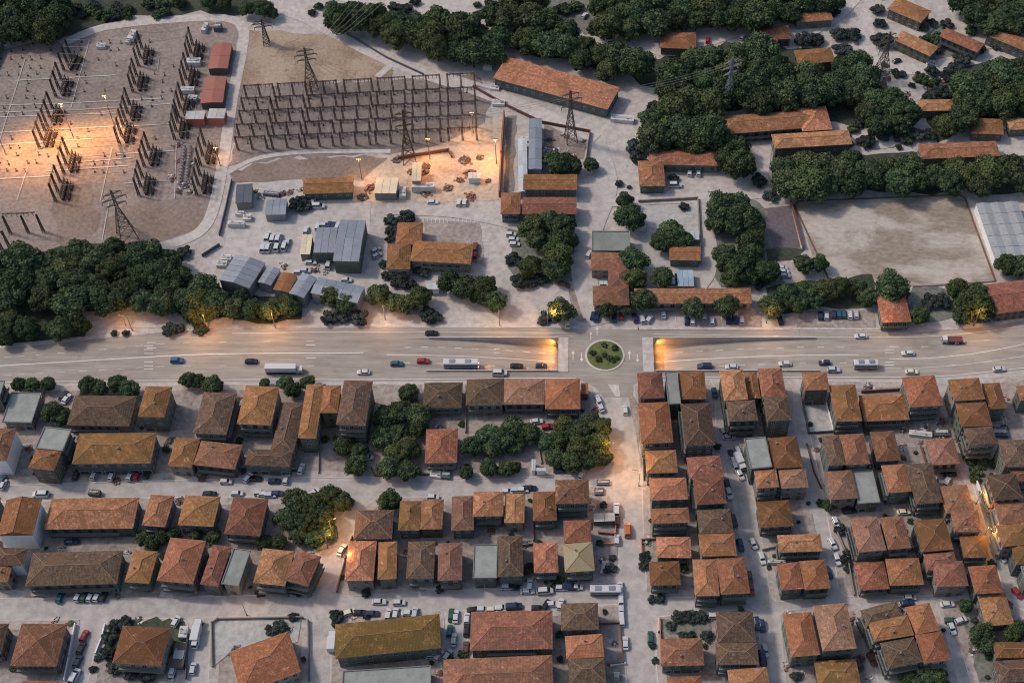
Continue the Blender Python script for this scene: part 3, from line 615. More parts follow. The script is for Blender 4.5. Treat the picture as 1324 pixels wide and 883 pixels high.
HOUSES = """
A|65,265 212,265 160,415 5,415|5|f|w|beside the lane west of the long brown house
A|-50,205 20,205 5,290 -90,290|9|f|w|with pale wall, behind the grey flat roof
A|385,280 690,280 655,432 330,432|6|h|b|long and low behind two roadside trees
A|742,235 868,235 830,388 685,388|9|h|c|tall, beside the lane off the boulevard
A|1025,262 1195,268 1140,478 975,468|8|h|b|between the pink lane and a red-brown house
Z|318,500 364,500 349,550 306,549|8|h|k|next to the crooked dark brown wing
A|-20,445 88,445 30,608 -70,608|9|h|r|with tall bare white side wall
A|230,440 362,450 318,558 172,548|9|f|w|joined to a small orange roof
A|190,550 312,557 275,655 135,645|9|h|k|at the street end of a grey flat roof
A|405,470 785,465 765,625 358,620|7|h|c|long, above a row of parked cars
A|890,488 1012,500 965,637 842,637|6|h|k|joined to the red-brown roof by the street corner
A|1017,505 1230,530 1180,640 968,637|6|h|r|joined to a darker brown neighbour by the street
Z|369,521 391,521 384,588 347,582;Z|321,581 380,583 374,603 317,603|6|h|b|bent in two wings around a yard
B|300,222 378,225 358,497 252,493;B|380,230 475,230 452,369 372,368|9|h|k|of two wings around a dark courtyard
B|482,207 648,205 580,430 450,427|11|h|b|tall apartment block with pale side wall beside the grove
B|890,215 1083,215 1080,342 885,343|5|h|b|between the grove and the boulevard
B|1103,197 1290,195 1290,329 1100,330|6|h|b|second from the grove along the boulevard
C|45,195 252,195 250,323 40,325|6|h|p|in the boulevard row, third from the grove
C|255,195 428,195 432,347 252,348|6|h|k|at the roundabout end of the boulevard row
B|900,450 1060,445 1055,617 893,620|5|h|s|square and free-standing among garden trees
C|712,165 840,165 855,292 728,295|9|h|r|on the corner by the roundabout and avenue
C|845,160 918,160 935,322 880,325|9|f|w|squeezed between two tiled roofs by the underpass
C|920,158 1052,158 1068,297 932,300|8|h|c|by the underpass ramp beside a grey flat roof
C|715,318 875,312 900,518 740,520|9|h|k|long, second along the avenue from the roundabout
C|930,322 1080,318 1112,530 960,532|11|h|b|apartment block with windowed front behind the avenue row
C|755,560 912,552 920,668 762,672|8|h|k|small, third along the avenue from the roundabout
C|958,590 1137,580 1150,690 985,700;C|992,697 1150,690 1165,822 1015,830|10|h|r|of two stepped roofs behind the avenue row
C|775,698 962,690 972,800 785,808|9|h|o|fourth along the avenue from the roundabout
Z|841,658 890,656 892,676 843,677|9|h|o|fifth along the avenue, joined to the one north
Z|718,621 761,620 762,651 718,652|9|h|r|on the corner with green balconied front
Z|689,636 718,636 721,673 689,674|6|h|k|beside the corner house with green balconies
Z|585,642 612,641 614,686 583,686|6|h|p|first of three joined roofs by the cross street
Z|612,636 651,636 651,668 612,668|7|h|s|middle of three joined roofs by the cross street
Z|655,639 679,638 678,676 650,677|6|h|s|last of three joined roofs by the cross street
C|1130,155 1248,150 1275,298 1152,310|10|h|s|beside the boulevard, joined to a brown roofed block
Z|962,482 979,481 983,515 967,516|7|h|k|narrow and sunken between two taller orange roofs
C|1160,310 1310,300 1322,405 1180,410|10|h|b|block with green windowed front, joined to the boulevard house
D|-10,145 100,140 130,282 -2,290|10|h|s|by the boulevard next to the narrow sunken roof
D|20,287 130,280 160,400 22,412|11|h|b|block with plain green wall beside the empty lot
D|205,165 330,160 345,250 218,255|9|h|o|with tall windowed front over an empty paved lot
D|345,228 468,225 515,408 372,412|8|h|c|deep house beside the empty paved lot
D|490,282 720,268 745,400 518,412|5|h|k|low and wide set back from the boulevard
D|700,185 872,182 918,330 752,340|9|h|k|facing the boulevard, above a fenced yard
D|935,200 1095,192 1130,300 972,308|10|h|k|first of three stepped blocks from the boulevard
D|975,318 1135,312 1163,430 1010,438|10|h|c|middle of three stepped blocks
D|1012,440 1165,437 1190,522 1050,530|10|h|b|last of three stepped blocks, over a weedy plot
D|1108,218 1200,215 1240,342 1150,350|8|h|c|small, behind the first of three stepped blocks
D|1275,230 1380,228 1400,300 1310,303|8|h|k|by the boulevard with plastered end wall
Z|960,567 990,566 998,604 972,607|10|f|w|joined to an ochre roof beside the sloping lane
D|30,490 170,488 222,640 60,645|9|h|c|mossy, joined to a grey flat roof
Z|974,608 1003,607 1008,630 979,632|9|h|s|small, on the lane corner below a grey flat roof
D|85,650 220,645 242,742 98,748|8|h|p|with pale cornice below the mossy ochre roof
D|305,485 392,478 425,628 335,635|9|h|b|half of a pair, joined to a red roof
D|395,475 515,470 550,622 428,630|9|h|r|half of a pair, joined to a brown roof
D|545,462 668,458 705,605 583,612|6|h|r|single, beside a sandy driveway
D|825,500 965,492 1005,622 860,630|6|h|p|single with square plan beside the weedy plot
D|315,660 455,655 490,795 352,805|7|h|p|joined to a grey flat roof on its right
D|460,660 555,655 605,815 480,828|6|f|w|joined to a pinkish tiled roof on its left
D|602,630 720,625 762,762 640,770|8|h|o|joined to a long dark brown roof
D|725,625 855,618 918,815 780,830|8|h|b|long, joined to an orange roof
Z|1214,629 1250,627 1260,660 1222,666;Z|1234,661 1261,659 1272,687 1228,690|7|h|r|of two stepped roofs along the orange lit lane
D|1195,505 1340,500 1360,636 1220,642|10|h|b|broad, behind the weedy plot
D|1235,648 1360,643 1380,700 1290,715|8|h|r|low, tucked behind the balconied brown block
D|1132,680 1280,670 1322,798 1172,805|11|h|b|block with orange balconied side on the lit lane
Z|1285,650 1328,647 1335,676 1291,678|9|h|r|joined below the balconied brown block
Z|976,648 1020,648 1027,680 984,683|6|h|c|rusty and low beside a scrap yard
H|78,162 290,150 303,238 90,245|6|h|s|wide and low above a walled yard
H|78,300 180,290 215,424 98,428|7|h|k|left half of a corner pair
H|182,285 315,280 340,418 218,430|7|h|k|right half of a corner pair
H|430,78 570,72 615,232 480,245|9|h|p|tall with pale balconied side, joined to a red roof
H|577,72 690,68 740,222 625,232|9|h|r|joined to a pinkish roof with balconied side
H|742,88 895,78 948,232 790,238|8|h|c|square, between a red roof and the lit lane
H|460,288 600,290 630,412 480,440|5|h|s|low and bright on the corner
H|610,275 770,270 800,400 628,408|6|h|k|behind the bright corner roof
H|790,250 945,240 965,325 815,330;H|838,297 985,280 1017,408 855,415|7|h|r|of two overlapping hips by the cross lane
H|968,165 1098,160 1115,268 995,272|5|h|c|low, beside the lit lane
H|1012,312 1145,306 1188,440 1048,448|7|h|k|square, beside the lit lane
H|1055,450 1195,440 1240,595 1100,605|5|h|o|low with broad eaves above two garden trees
H|1145,108 1300,105 1340,205 1182,215|9|h|c|on the lit lane below a red roof
H|1215,195 1340,190 1360,300 1250,305|8|h|c|with windowed side, last on the lit lane
H|1268,310 1370,305 1390,395 1300,402|8|f|w|small with pale green wall at the lane bend
H|105,548 245,532 290,745 148,755|8|h|k|joined to a taller pinkish roof
H|250,500 412,495 475,712 303,728|10|h|p|tall with a line of white ridge tiles
H|258,772 460,768 495,890 280,900|5|h|c|mossy, behind the tall pinkish roof
H|485,520 662,487 695,545 520,612|9|h|b|uppermost roof of the slanting cluster
H|525,585 715,545 748,645 552,685|9|h|k|middle front roof of the slanting cluster
H|585,690 745,655 795,780 622,810|9|h|b|with white balconies, lowest roof of the slanting cluster
H|695,510 822,495 880,627 765,642|9|h|k|upper street-side roof of the slanting cluster
H|750,648 882,632 930,772 800,787|9|h|k|lower street-side roof of the slanting cluster
Z|1283,830 1335,830 1338,850 1288,851|5|h|c|behind garden trees at the weedy verge
Z|1285,854 1335,852 1345,880 1292,882|6|h|b|beside the weedy verge
Z|941,866 990,862 1000,905 946,908|7|h|o|beside the wide street, below two joined brown roofs
Z|863,876 906,873 910,900 864,902|6|h|k|below the red roof by the avenue
G|338,88 468,85 473,192 335,200;G|335,203 475,194 490,333 340,345|7|h|o|with one half bleached pale, beside a walled yard
G|183,198 305,198 312,342 195,345|6|h|s|beside a garden shrub and the bleached roof
G|10,165 135,160 140,360 12,365|7|h|b|long, joined to a grey flat roof
F|1112,208 1225,205 1222,370 1100,372|7|f|w|joined to a long brown roof
F|540,40 712,35 715,180 512,180|6|h|b|broad, at the top of the lit side street
F|500,190 632,185 620,382 470,382|7|h|s|on the corner of the lit side street
F|640,195 735,188 730,375 640,375|7|h|k|narrow, joined to the corner house
Z|517,648 545,648 543,686 515,686|6|h|c|left half of a mottled pair
Z|545,646 575,646 571,684 544,685|6|h|s|right half of a mottled pair
F|790,190 920,190 915,370 775,375|7|h|b|with white framed veranda on the street
F|932,200 1055,195 1050,380 935,382|7|h|p|between a veranda house and a narrow yard
F|85,225 240,240 180,395 15,405|8|h|s|joined to a gable at the street corner
F|245,230 362,270 298,405 182,385|8|h|r|with balconied flank at the street corner
F|430,600 945,540 945,705 432,772|7|h|m|very long golden, between the cross street and a grey roof
Z|608,793 717,787 712,838 609,842|6|h|r|large and rusty beside a row of cars
Z|573,853 714,846 716,898 573,902|6|h|r|large, joined below another rusty roof
Z|445,868 555,860 560,905 440,908|5|f|w|big and low behind the golden roof
Z|298,844 374,814 388,868 311,898|6|h|k|turned askew in a walled plot
G|335,495 500,488 512,612 312,635|7|h|b|on the avenue corner by the bus
G|345,655 525,640 535,752 348,770|7|h|o|between two brown roofs by the avenue
G|365,770 535,755 545,880 360,890|8|h|b|below an orange roof by the avenue
G|808,665 1015,665 1025,792 815,805|6|h|r|behind a hedge plot by the avenue
G|1090,540 1260,530 1280,678 1085,690|8|h|b|upper half of a joined brown pair
G|1085,692 1285,676 1290,785 1080,800|8|h|b|lower half of a joined brown pair
G|790,165 958,170 962,268 792,272|6|h|s|mossy in the middle, sixth along the avenue
G|755,290 900,285 912,402 758,405|6|h|c|golden green, seventh along the avenue
G|990,40 1150,28 1170,145 998,155|9|h|b|third house along the lane behind the avenue
G|998,157 1172,148 1185,258 1005,265|9|h|k|fourth house along the lane behind the avenue
G|972,280 1085,275 1100,455 975,460|8|h|o|left half of the big corner pair
G|1088,272 1225,265 1248,440 1102,455|8|h|o|right half of the big corner pair
Z|12,647 57,646 41,688 -8,697|9|g|k|with bare white gable, in the second street row
Z|-28,643 3,642 -8,668 -45,668|7|h|o|cut by a white railing, in the second street row
Z|68,645 180,643 173,682 55,686|6|h|s|very long and bright in the second street row
Z|196,640 227,641 213,681 182,680|6|h|s|narrow, next to the very long bright roof
Z|240,642 288,641 274,680 229,680|6|h|k|above a garden, in the second street row
Z|302,645 350,644 334,693 289,691|6|h|r|pale spotted, beside the big trees
E|165,250 605,230 575,395 120,412|6|h|b|very long and dark above parked cars
E|655,235 780,238 730,398 612,388|6|h|k|narrow, next to the very long dark roof
E|840,178 1020,182 940,395 760,385|8|h|o|large with fine ridges above a paved forecourt
E|1050,210 1142,215 1065,410 975,400|7|h|r|joined to a green-grey flat roof
E|1148,225 1235,235 1165,408 1080,400|7|f|w|green-grey, joined to a red tiled roof
Z|2,709 37,708 30,730 -10,732|7|h|b|below the bare white gable
Z|-12,729 18,728 10,752 -20,753|6|h|o|small with pale green side
E|110,595 335,590 275,798 45,802|6|h|r|large, beside a driveway of parked cars
E|600,605 835,610 790,810 555,775|7|h|c|burnt orange, inside a hedged garden
Z|-20,807 12,806 2,845 -30,845|6|h|b|past the wall of the red house
Z|30,881 76,880 70,905 20,906|5|h|r|below the large red house
"""
# ---------------------------------------------------------------- buildings
def winmesh(kind):
    q = MB(); fw = 0.08
    # unit window 1 x 1 in the xz plane, outward is -y, wall at y = 0
    q.box((0, -0.02, 0.5 - fw / 2), (1, 0.10, fw), 0, 0); q.box((0, -0.02, -0.5 + fw / 2), (1.1, 0.16, fw), 0, 0)
    q.box((-0.5 + fw / 2, -0.02, 0), (fw, 0.10, 1 - 2 * fw), 0, 0); q.box((0.5 - fw / 2, -0.02, 0), (fw, 0.10, 1 - 2 * fw), 0, 0)
    if kind != 'shop': q.box((0, -0.018, 0), (0.05, 0.08, 1 - 2 * fw), 0, 0)
    q.face([(-0.5 + fw, -0.025, -0.5 + fw), (0.5 - fw, -0.025, -0.5 + fw), (0.5 - fw, -0.025, 0.5 - fw), (-0.5 + fw, -0.025, 0.5 - fw)], 1)
    if kind == 'blind':
        q.box((0, -0.03, 0.22), (1 - 2 * fw, 0.03, 0.4), 0, 2)
    return q.mesh('window_' + kind, [MT['frame_dark' if kind == 'dark' else 'frame_white'], MT['glass'], MT['slab_c']])
WIN = {k: winmesh(k) for k in ('plain', 'blind', 'dark', 'shop')}
def balconymesh():
    q = MB(); q.box((0, -0.6, 0), (1, 1.2, 0.16), 0, 0); q.box((0, -1.17, 0.5), (1, 0.06, 0.85), 0, 1)
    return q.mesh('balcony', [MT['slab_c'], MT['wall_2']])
BALC = balconymesh()
def doormesh():
    q = MB(); q.box((0, -0.03, 0.5), (1, 0.1, 1), 0, 0); return q.mesh('door', [MT['frame_dark']])
DOOR = doormesh()
def chimneymesh():
    q = MB(); q.box((0, 0, 0.35), (0.7, 0.7, 1.7), 0, 0); q.box((0, 0, 1.25), (0.95, 0.95, 0.12), 0, 1); q.box((0, 0, 1.4), (0.4, 0.4, 0.2), 0, 0)
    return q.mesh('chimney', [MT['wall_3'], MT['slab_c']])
CHIM = chimneymesh()
def tankmesh():
    q = MB(); q.cyl((-0.6, 0, 0.9), 0.28, 0.0001, 10); q.v = []; q.f = []; q.m = []
    q.box((0, 0, 0.55), (1.0, 1.4, 0.06), 0, 0); q.box((0.25, 0, 0.3), (0.08, 1.3, 0.6), 0, 1); q.box((-0.55, 0, 0.85), (0.45, 1.5, 0.45), 0, 1)
    return q.mesh('water_heater', [MT['slate'], MT['metal_white']])
TANK = tankmesh()

def square(q):
    """world quad TL TR BR BL -> squared-up parallelogram: centre, u (half right), v (half up)"""
    c = (q[0] + q[1] + q[2] + q[3]) / 4
    u = ((q[1] - q[0]) + (q[2] - q[3])) / 4; v = ((q[0] - q[3]) + (q[1] - q[2])) / 4
    au = math.atan2(u.y, u.x); av = math.atan2(v.y, v.x); d = (av - au - math.pi / 2 + math.pi) % (2 * math.pi) - math.pi
    d = max(-R(14), min(R(14), d))
    u = Matrix.Rotation(d / 2, 3, 'Z') @ u; v = Matrix.Rotation(-d / 2, 3, 'Z') @ v
    return c, u, v
def hip_roof(u, v, pitch, over, gable=False, hmax=3.2):
    """returns faces in the frame of the eave centre: (pts, eave dir)"""
    U, V = u.normalized(), v.normalized(); u = u + U * over; v = v + V * over
    swap = v.length > u.length
    if swap: u, v = v, -u
    L, S = u.length, v.length; hgt = min(hmax, S * pitch)
    rl = L if gable else max(L - S, 0.02)
    r = u.normalized() * rl; up = Vector((0, 0, hgt))
    A, B, C, D = -u - v, u - v, u + v, -u + v
    R0, R1 = -r + up, r + up
    faces = [[A, B, R1, R0], [C, D, R0, R1]]
    if not gable: faces += [[B, C, R1], [D, A, R0]]
    else: faces += [[B, C, R1], [D, A, R0]]
    return faces, (R0, R1, A, B, C, D), hgt
NWIN = 0
FOOT = []
def house(name, wings, h, kind, rkey, label, cat='house', wall=None, over=0.55, pitch=0.38, win=True, seed=0, storeys=None, roofm=None, group=None, shop=None, base=0.0):
    global NWIN
    r = random.Random(seed * 13 + 5)
    Q = []
    for wg in wings:
        q = [W(x, y, h) for x, y in wg]; Q.append(square(q))
    for c, u, v in Q: FOOT.append((Vector((c.x, c.y)), u, v))
    c0 = sum((Vector((c.x, c.y, 0)) for c, _, _ in Q), Vector((0, 0, 0))) / len(Q)
    root = empty(name, (c0.x, c0.y, base)); tag(root, label, cat, group)
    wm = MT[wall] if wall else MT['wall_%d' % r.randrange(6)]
    for wi, (c, u, v) in enumerate(Q):
        hh = h + 0.02 * (seed % 9) + 0.13 * wi
        off = Vector((c.x - c0.x, c.y - c0.y, 0))
        U, V = u.normalized(), v.normalized(); ov = min(over, u.length * 0.2, v.length * 0.2)
        wu, wv = u - U * ov, v - V * ov
        corners = [off - wu - wv, off + wu - wv, off + wu + wv, off - wu + wv]
        q = MB(); q.prism([(p.x, p.y) for p in corners], -0.1 - base, hh + (0.02 if kind != 'f' else 0.0))
        q.build('wall', wm, root)
        rm = roofm if roofm else MT['roof_' + rkey]
        if wi == 1 and 'bleached' in label: rm = MT['bleach']
        if kind == 'f':
            q = MB(); fl = [off - u - v, off + u - v, off + u + v, off - u + v]
            q.prism([(p.x, p.y) for p in fl], hh - 0.15, hh + 0.12); ro = q.build('roof', rm, root)
            p = MB()
            for a, b_ in zip(fl, fl[1:] + fl[:1]):
                d = (b_ - a).normalized(); n = Vector((-d.y, d.x, 0))
                p.bar(a + n * 0.13 + Vector((0, 0, hh + 0.30)), b_ + n * 0.13 - d * 0.28 + Vector((0, 0, hh + 0.30)), 0.25)
            p.build('parapet', MT['slab_c'], ro)
            if False:
                inst('stair_box', CHIM, ro, (off.x + r.uniform(-.4, .4) * u.length, off.y + r.uniform(-.3, .3) * v.length, hh + 0.1), math.atan2(u.y, u.x), (2.6, 2.2, 1.1))
        else:
            faces, (R0, R1, A, B, C, D), hg = hip_roof(u, v, pitch, 0.0, kind == 'g')
            mb = MB(); mb.uv = []; z = Vector((0, 0, hh + 0.16)) + off
            for fc in faces:
                mb.face([p + z for p in fc], 0)
                e = (fc[1] - fc[0]).normalized(); nrm = (fc[1] - fc[0]).cross(fc[2] - fc[0]).normalized(); t = nrm.cross(e)
                mb.uv.append([((p - fc[0]).dot(e), (p - fc[0]).dot(t)) for p in fc])
            ring = [A, B, C, D]
            for a, b_ in zip(ring, ring[1:] + ring[:1]):
                mb.face([a + z - Vector((0, 0, .18)), b_ + z - Vector((0, 0, .18)), b_ + z, a + z], 1); mb.uv.append([(0, 0)] * 4)
            mb.face([p + z - Vector((0, 0, .18)) for p in reversed(ring)], 1); mb.uv.append([(0, 0)] * 4)
            ro = mb.build('roof', [rm, MT['fascia']], root)
            rc = MB(); up = Vector((0, 0, 0.02))
            if (R1 - R0).length > 0.3: rc.bar(R0 + z + up, R1 + z + up, 0.17)
            if kind == 'h':
                for p, rr in ((A, R0), (D, R0), (B, R1), (C, R1)): rc.bar(p.lerp(rr, 0.01) + z + up, rr + z + up, 0.13)
            if rkey in 'bkorspcm' and not roofm: rc.build('ridge_tiles', MT['ridge'], ro)
            elif rc.f and not roofm: rc.build('ridge_tiles', MT['slab_c'], ro)
            if cat == 'house' and r.random() < 0.45:
                for _ in range(1):
                    a, b_ = r.uniform(-.5, .5), r.uniform(-.5, .5)
                    loc = off + u * a + v * b_ + Vector((0, 0, hh + 0.15 + hg * (1 - max(abs(a), abs(b_))) * 0.85))
                    inst('chimney', CHIM, ro, loc, math.atan2(u.y, u.x), (0.62, 0.62, 0.7))
            if cat == 'house' and False:
                a, b_ = r.uniform(-.5, .5), r.uniform(.1, .5)
                loc = off + u * a - v * b_ + Vector((0, 0, hh + 0.2 + hg * (1 - max(abs(a), abs(b_)))))
                inst('water_heater', TANK, ro, loc, math.atan2(-u.x, u.y) if False else math.atan2(u.y, u.x) - R(90), (1.1, 1.1, 1.0))
        if not win: continue
        ns = storeys or max(1, round(hh / 3.0)); sh = (hh - 0.25) / ns
        cp = off + c0 + Vector((0, 0, 0)); mid = c0.x + off.x
        sides = [(corners[0], corners[1], True)]
        if mid < -6: sides.append((corners[1], corners[2], False))
        if mid > 6: sides.append((corners[3], corners[0], False))
        for a, b_, front in sides:
            d = b_ - a; L = d.length; d.normalize(); out = Vector((d.y, -d.x, 0)); rz = math.atan2(d.y, d.x)
            nw = max(1, int(L / (2.7 if L < 22 else 3.6))); kindw = r.choice(('plain', 'plain', 'blind', 'dark'))
            if front: bal = r.random() < 0.6 and ns >= 2 and L > 6
            else: bal = r.random() < 0.3 and ns >= 3
            if 'balcon' in label and not front: bal = True
            if 'veranda' in label and front: bal = True
            if 'bare' in label or 'plain' in label: bal = False
            if 'bare' in label: continue
            b0, b1 = (r.randrange(0, max(1, nw // 3)), nw - r.randrange(0, max(1, nw // 3))) if nw > 2 else (0, nw)
            for s in range(ns):
                for k in range(nw):
                    p = a + d * (L * (k + 0.5) / nw) + out * 0.03
                    zc = s * sh + sh * 0.52
                    if s == 0 and front and k == nw // 2:
                        inst('door', DOOR, root, (p.x, p.y, 0.05), rz, (1.3, 1, 2.3)); continue
                    if s == 0 and shop and front:
                        inst('shop_window', WIN['shop'], root, (p.x, p.y, 1.35), rz, (L / nw * 0.82, 1, 2.1)); continue
                    tall = bal and s > 0 and b0 <= k < b1
                    inst('window', WIN[kindw], root, (p.x, p.y, zc - (0.3 if tall else 0)), rz, (1.35 if not tall else 1.5, 1, 1.5 if not tall else 2.1)); NWIN += 1
                if bal and s > 0:
                    p = a + d * (L * (b0 + b1) / 2 / nw)
                    inst('balcony', BALC, root, (p.x, p.y, s * sh), rz, (L * (b1 - b0) / nw * 0.94, 1, 1))
    return root
RDESC = dict(w='grey flat-roofed house', b='brown tiled house', k='orange-brown tiled house', o='orange tiled house', s='bright orange tiled house',
             r='red tiled house', p='pinkish tiled house', c='ochre-brown tiled house', m='golden mustard tiled house')
for i, line in enumerate(HOUSES.strip().split('\n')):
    parts = line.split(';'); last = parts[-1].split('|'); wings = []
    for p in parts:
        f = p.split('|'); wings.append([rp(f[0], *map(float, t.split(','))) for t in f[1].split()])
    h, kind, rk, loc = float(last[2]), last[3], last[4], last[5]
    nm = 'flat_roofed_house' if rk == 'w' else ('apartment_block' if 'block' in loc and h >= 10 else 'tiled_house')
    wl = 'wall_white' if ('white side' in loc or 'white gable' in loc) else ('wall_rust' if 'orange balconied' in loc else ('wall_2' if 'green' in loc and 'front' in loc else None))
    house(nm, wings, h, kind, rk, RDESC[rk] + ' ' + loc, 'house', wl, seed=i + 1, shop=(i % 3 == 0), base=0.0)

# buildings north of the highway: region, wings, height, kind, roof key / material, label, category, wall
NB = [
 ('J', [[(455, 42), (690, 32), (685, 110), (448, 115)]], 4, 'g', 'k', 'low orange-brown tiled shed beside the lit building site', None),
 ('J', [[(905, 252), (1022, 252), (1010, 352), (880, 362)], [(855, 365), (975, 340), (945, 475), (840, 475)], [(975, 335), (1255, 358), (1250, 460), (960, 428)]], 5, 'h', 'k', 'angular orange-brown tiled building of three wings beside a parking lot', None),
 ('I', [[(210, 20), (465, 25), (465, 95), (207, 98)]], 5, 'g', 'k', 'long orange-brown tiled building, upper of two parallel ones by the service road', None),
 ('I', [[(205, 132), (462, 130), (462, 212), (202, 212)]], 5, 'g', 'r', 'long reddish tiled building, lower of two parallel ones by the grove', None),
 ('I', [[(103, 110), (196, 110), (195, 212), (100, 212)]], 5, 'h', 'k', 'square orange-brown tiled house at the end of the reddish building', None),
 ('Z', [[(839, 197), (931, 194), (927, 213), (840, 216)], [(824, 210), (857, 208), (861, 243), (827, 241)]], 4, 'h', 's', 'orange tiled L-shaped building below the dense wood', None),
 ('I', [[(535, 290), (715, 295), (717, 385), (533, 388)]], 5, 'f', 'w', 'building with plain grey-green flat roof joined to a red-brown one', None),
 ('I', [[(528, 393), (712, 392), (690, 478), (530, 480)], [(612, 470), (710, 470), (708, 565), (612, 565)], [(538, 555), (712, 553), (710, 642), (540, 650)]], 5, 'h', 'r', 'red-brown tiled building of three wings around a small yard', None),
 ('I', [[(735, 567), (1290, 560), (1295, 632), (738, 640)]], 5, 'h', 's', 'very long orange tiled building facing the boulevard parking', None),
 ('I', [[(905, 365), (1050, 365), (1050, 430), (900, 432)]], 4, 'g', 'k', 'small orange-brown tiled house inside the concrete yard', None),
 ('L', [[(618, 600), (760, 600), (790, 722), (650, 728)]], 5, 'h', 's', 'orange tiled house beside the lamp, between trees on the boulevard', None),
 ('L', [[(1115, 537), (1420, 525), (1500, 660), (1200, 670)]], 5, 'g', 'r', 'huge brown tiled hall beside the football pitch', None),
 ('K', [[(230, 60), (400, 38), (412, 95), (240, 115)]], 4, 'h', 'k', 'orange-brown tiled house between the pale lane and dark shrubs', None),
 ('K', [[(55, 135), (195, 120), (225, 185), (38, 200)]], 4, 'h', 'r', 'red tiled house with white end wall by the wood', None),
 ('K', [[(235, 245), (400, 228), (430, 292), (245, 316)]], 4, 'h', 'k', 'brownish tiled house half hidden by trees under the lane', None),
 ('K', [[(720, -20), (880, 60), (830, 115), (685, 45)]], 5, 'h', 'k', 'brown tiled villa standing askew with green base', None),
 ('K', [[(745, 140), (915, 232), (875, 272), (710, 193)]], 5, 'h', 's', 'orange tiled villa beside the far lattice pylon', None),
 ('K', [[(955, 130), (1135, 215), (1100, 255), (925, 175)]], 5, 'h', 's', 'orange tiled villa between two others standing askew', None),
 ('K', [[(1180, 125), (1400, 215), (1370, 265), (1138, 168)]], 5, 'h', 's', 'orange tiled villa next to the dense far wood', None),
 ('K', [[(820, 480), (985, 473), (988, 520), (830, 540)]], 4, 'h', 's', 'small orange tiled house between wood and white lane', None),
 ('K', [[(1090, 570), (1210, 565), (1235, 635), (1052, 645)]], 4, 'h', 'k', 'broad orange-brown tiled house behind the long orange building', None),
 ('K', [[(1240, 570), (1420, 565), (1440, 615), (1255, 622)]], 4, 'h', 's', 'orange tiled house next to the broad orange-brown one', None),
 ('K', [[(815, 690), (1190, 672), (1212, 745), (838, 760)]], 4, 'h', 's', 'long orange tiled building above the line of trees', None),
 ('Z', [[(927, 150), (1064, 143), (1072, 166), (935, 173)], [(1030, 140), (1066, 139), (1078, 168), (1036, 172)], [(995, 175), (1098, 170), (1101, 189), (1003, 193)]], 5, 'h', 's', 'sprawling orange tiled building of three wings amid the wood', None),
 ('M', [[(862, 150), (1030, 160), (1030, 232), (855, 235)]], 4, 'h', 'k', 'orange-brown tiled cottage alone on the pale lane', None),
 ('M', [[(1300, 150), (1400, 140), (1420, 200), (1320, 210)]], 4, 'h', 'k', 'small reddish cottage near dark shrubs in the wood', None),
 ('K', [[(600, 395), (660, 388), (690, 440), (590, 450)]], 4, 'h', 'b', 'dark brown roofed hut beneath the far lattice pylon', None),
]
for i, (rg, wings, h, kind, rk, label, wl) in enumerate(NB):
    house('flat_roofed_house' if rk == 'w' else 'tiled_building', [[rp(rg, *p) for p in wg] for wg in wings], h, kind, rk, label, 'building', wl, seed=300 + i, storeys=1 if h < 5 else 2,
          roofm=MT['green_roof'] if rk == 'w' else None, pitch=0.30)
house('warehouse', [[rp('M', *p) for p in ((130, 278), (670, 415), (610, 525), (60, 375))]], 5, 'h', 's', 'very long orange-brown tiled warehouse standing askew by the diagonal road', 'building', 'wall_2', seed=401, pitch=0.07, storeys=1)
def hall(rg, quad, h, mat, label, npan=4, pitch=0.10, wall='metal_grey', mono=False, name='metal_shed', along=False):
    """metal hall: walls, and a low roof of separate panels"""
    q = [W(*rp(rg, *p), h) for p in quad]; c, u, v = square(q)
    root = empty(name, (c.x, c.y, 0)); tag(root, label, 'shed')
    U, V = u.normalized(), v.normalized(); wu, wv = u - U * 0.25, v - V * 0.25
    ca = [-wu - wv, wu - wv, wu + wv, -wu + wv]
    m_ = MB(); m_.prism([(p.x, p.y) for p in ca], -0.1, h - 0.12); m_.build('wall', MT[wall], root)
    a, b_ = (u, v) if not along else (v, -u)      # panels are laid side by side along a, the ridge runs along a
    hg = b_.length * pitch
    for k in range(npan):
        t0, t1 = -1 + 2 * k / npan, -1 + 2 * (k + 1) / npan; g = 0.05 / a.length
        for s in (-1, 1):
            e0, e1 = a * (t0 + g) + b_ * s, a * (t1 - g) + b_ * s
            r0, r1 = a * (t0 + g), a * (t1 - g)
            if mono:
                if s == 1: continue
                r0, r1 = a * (t0 + g) + b_, a * (t1 - g) + b_
            zt = Vector((0, 0, h + hg)); ze = Vector((0, 0, h)); th = Vector((0, 0, 0.1))
            p = MB(); top = [e0 + ze, e1 + ze, r1 + zt, r0 + zt]
            if s > 0: top.reverse()
            p.face(top); p.face([x - th for x in reversed(top)])
            for x, y in zip(top, top[1:] + top[:1]): p.face([x - th, y - th, y, x])
            p.build('roof_panel', MT[mat], root)
    # fill the gable ends
    if not mono:
        p = MB()
        for s in (-0.985, 0.985):
            p.face([a * s - b_ * .97 + Vector((0, 0, h - .13)), a * s + b_ * .97 + Vector((0, 0, h - .13)), a * s + Vector((0, 0, h + hg - .12))])
        p.build('gable_wall', MT[wall], root)
    return root
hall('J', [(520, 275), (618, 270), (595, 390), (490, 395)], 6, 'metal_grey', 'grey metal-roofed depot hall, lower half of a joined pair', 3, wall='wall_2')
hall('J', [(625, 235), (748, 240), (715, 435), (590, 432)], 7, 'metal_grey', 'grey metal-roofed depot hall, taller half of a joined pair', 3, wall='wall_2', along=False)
hall('J', [(130, 405), (275, 440), (190, 558), (40, 525)], 6, 'metal_grey', 'broad grey metal hall above the roadside trees', 5, 0.18, along=True)
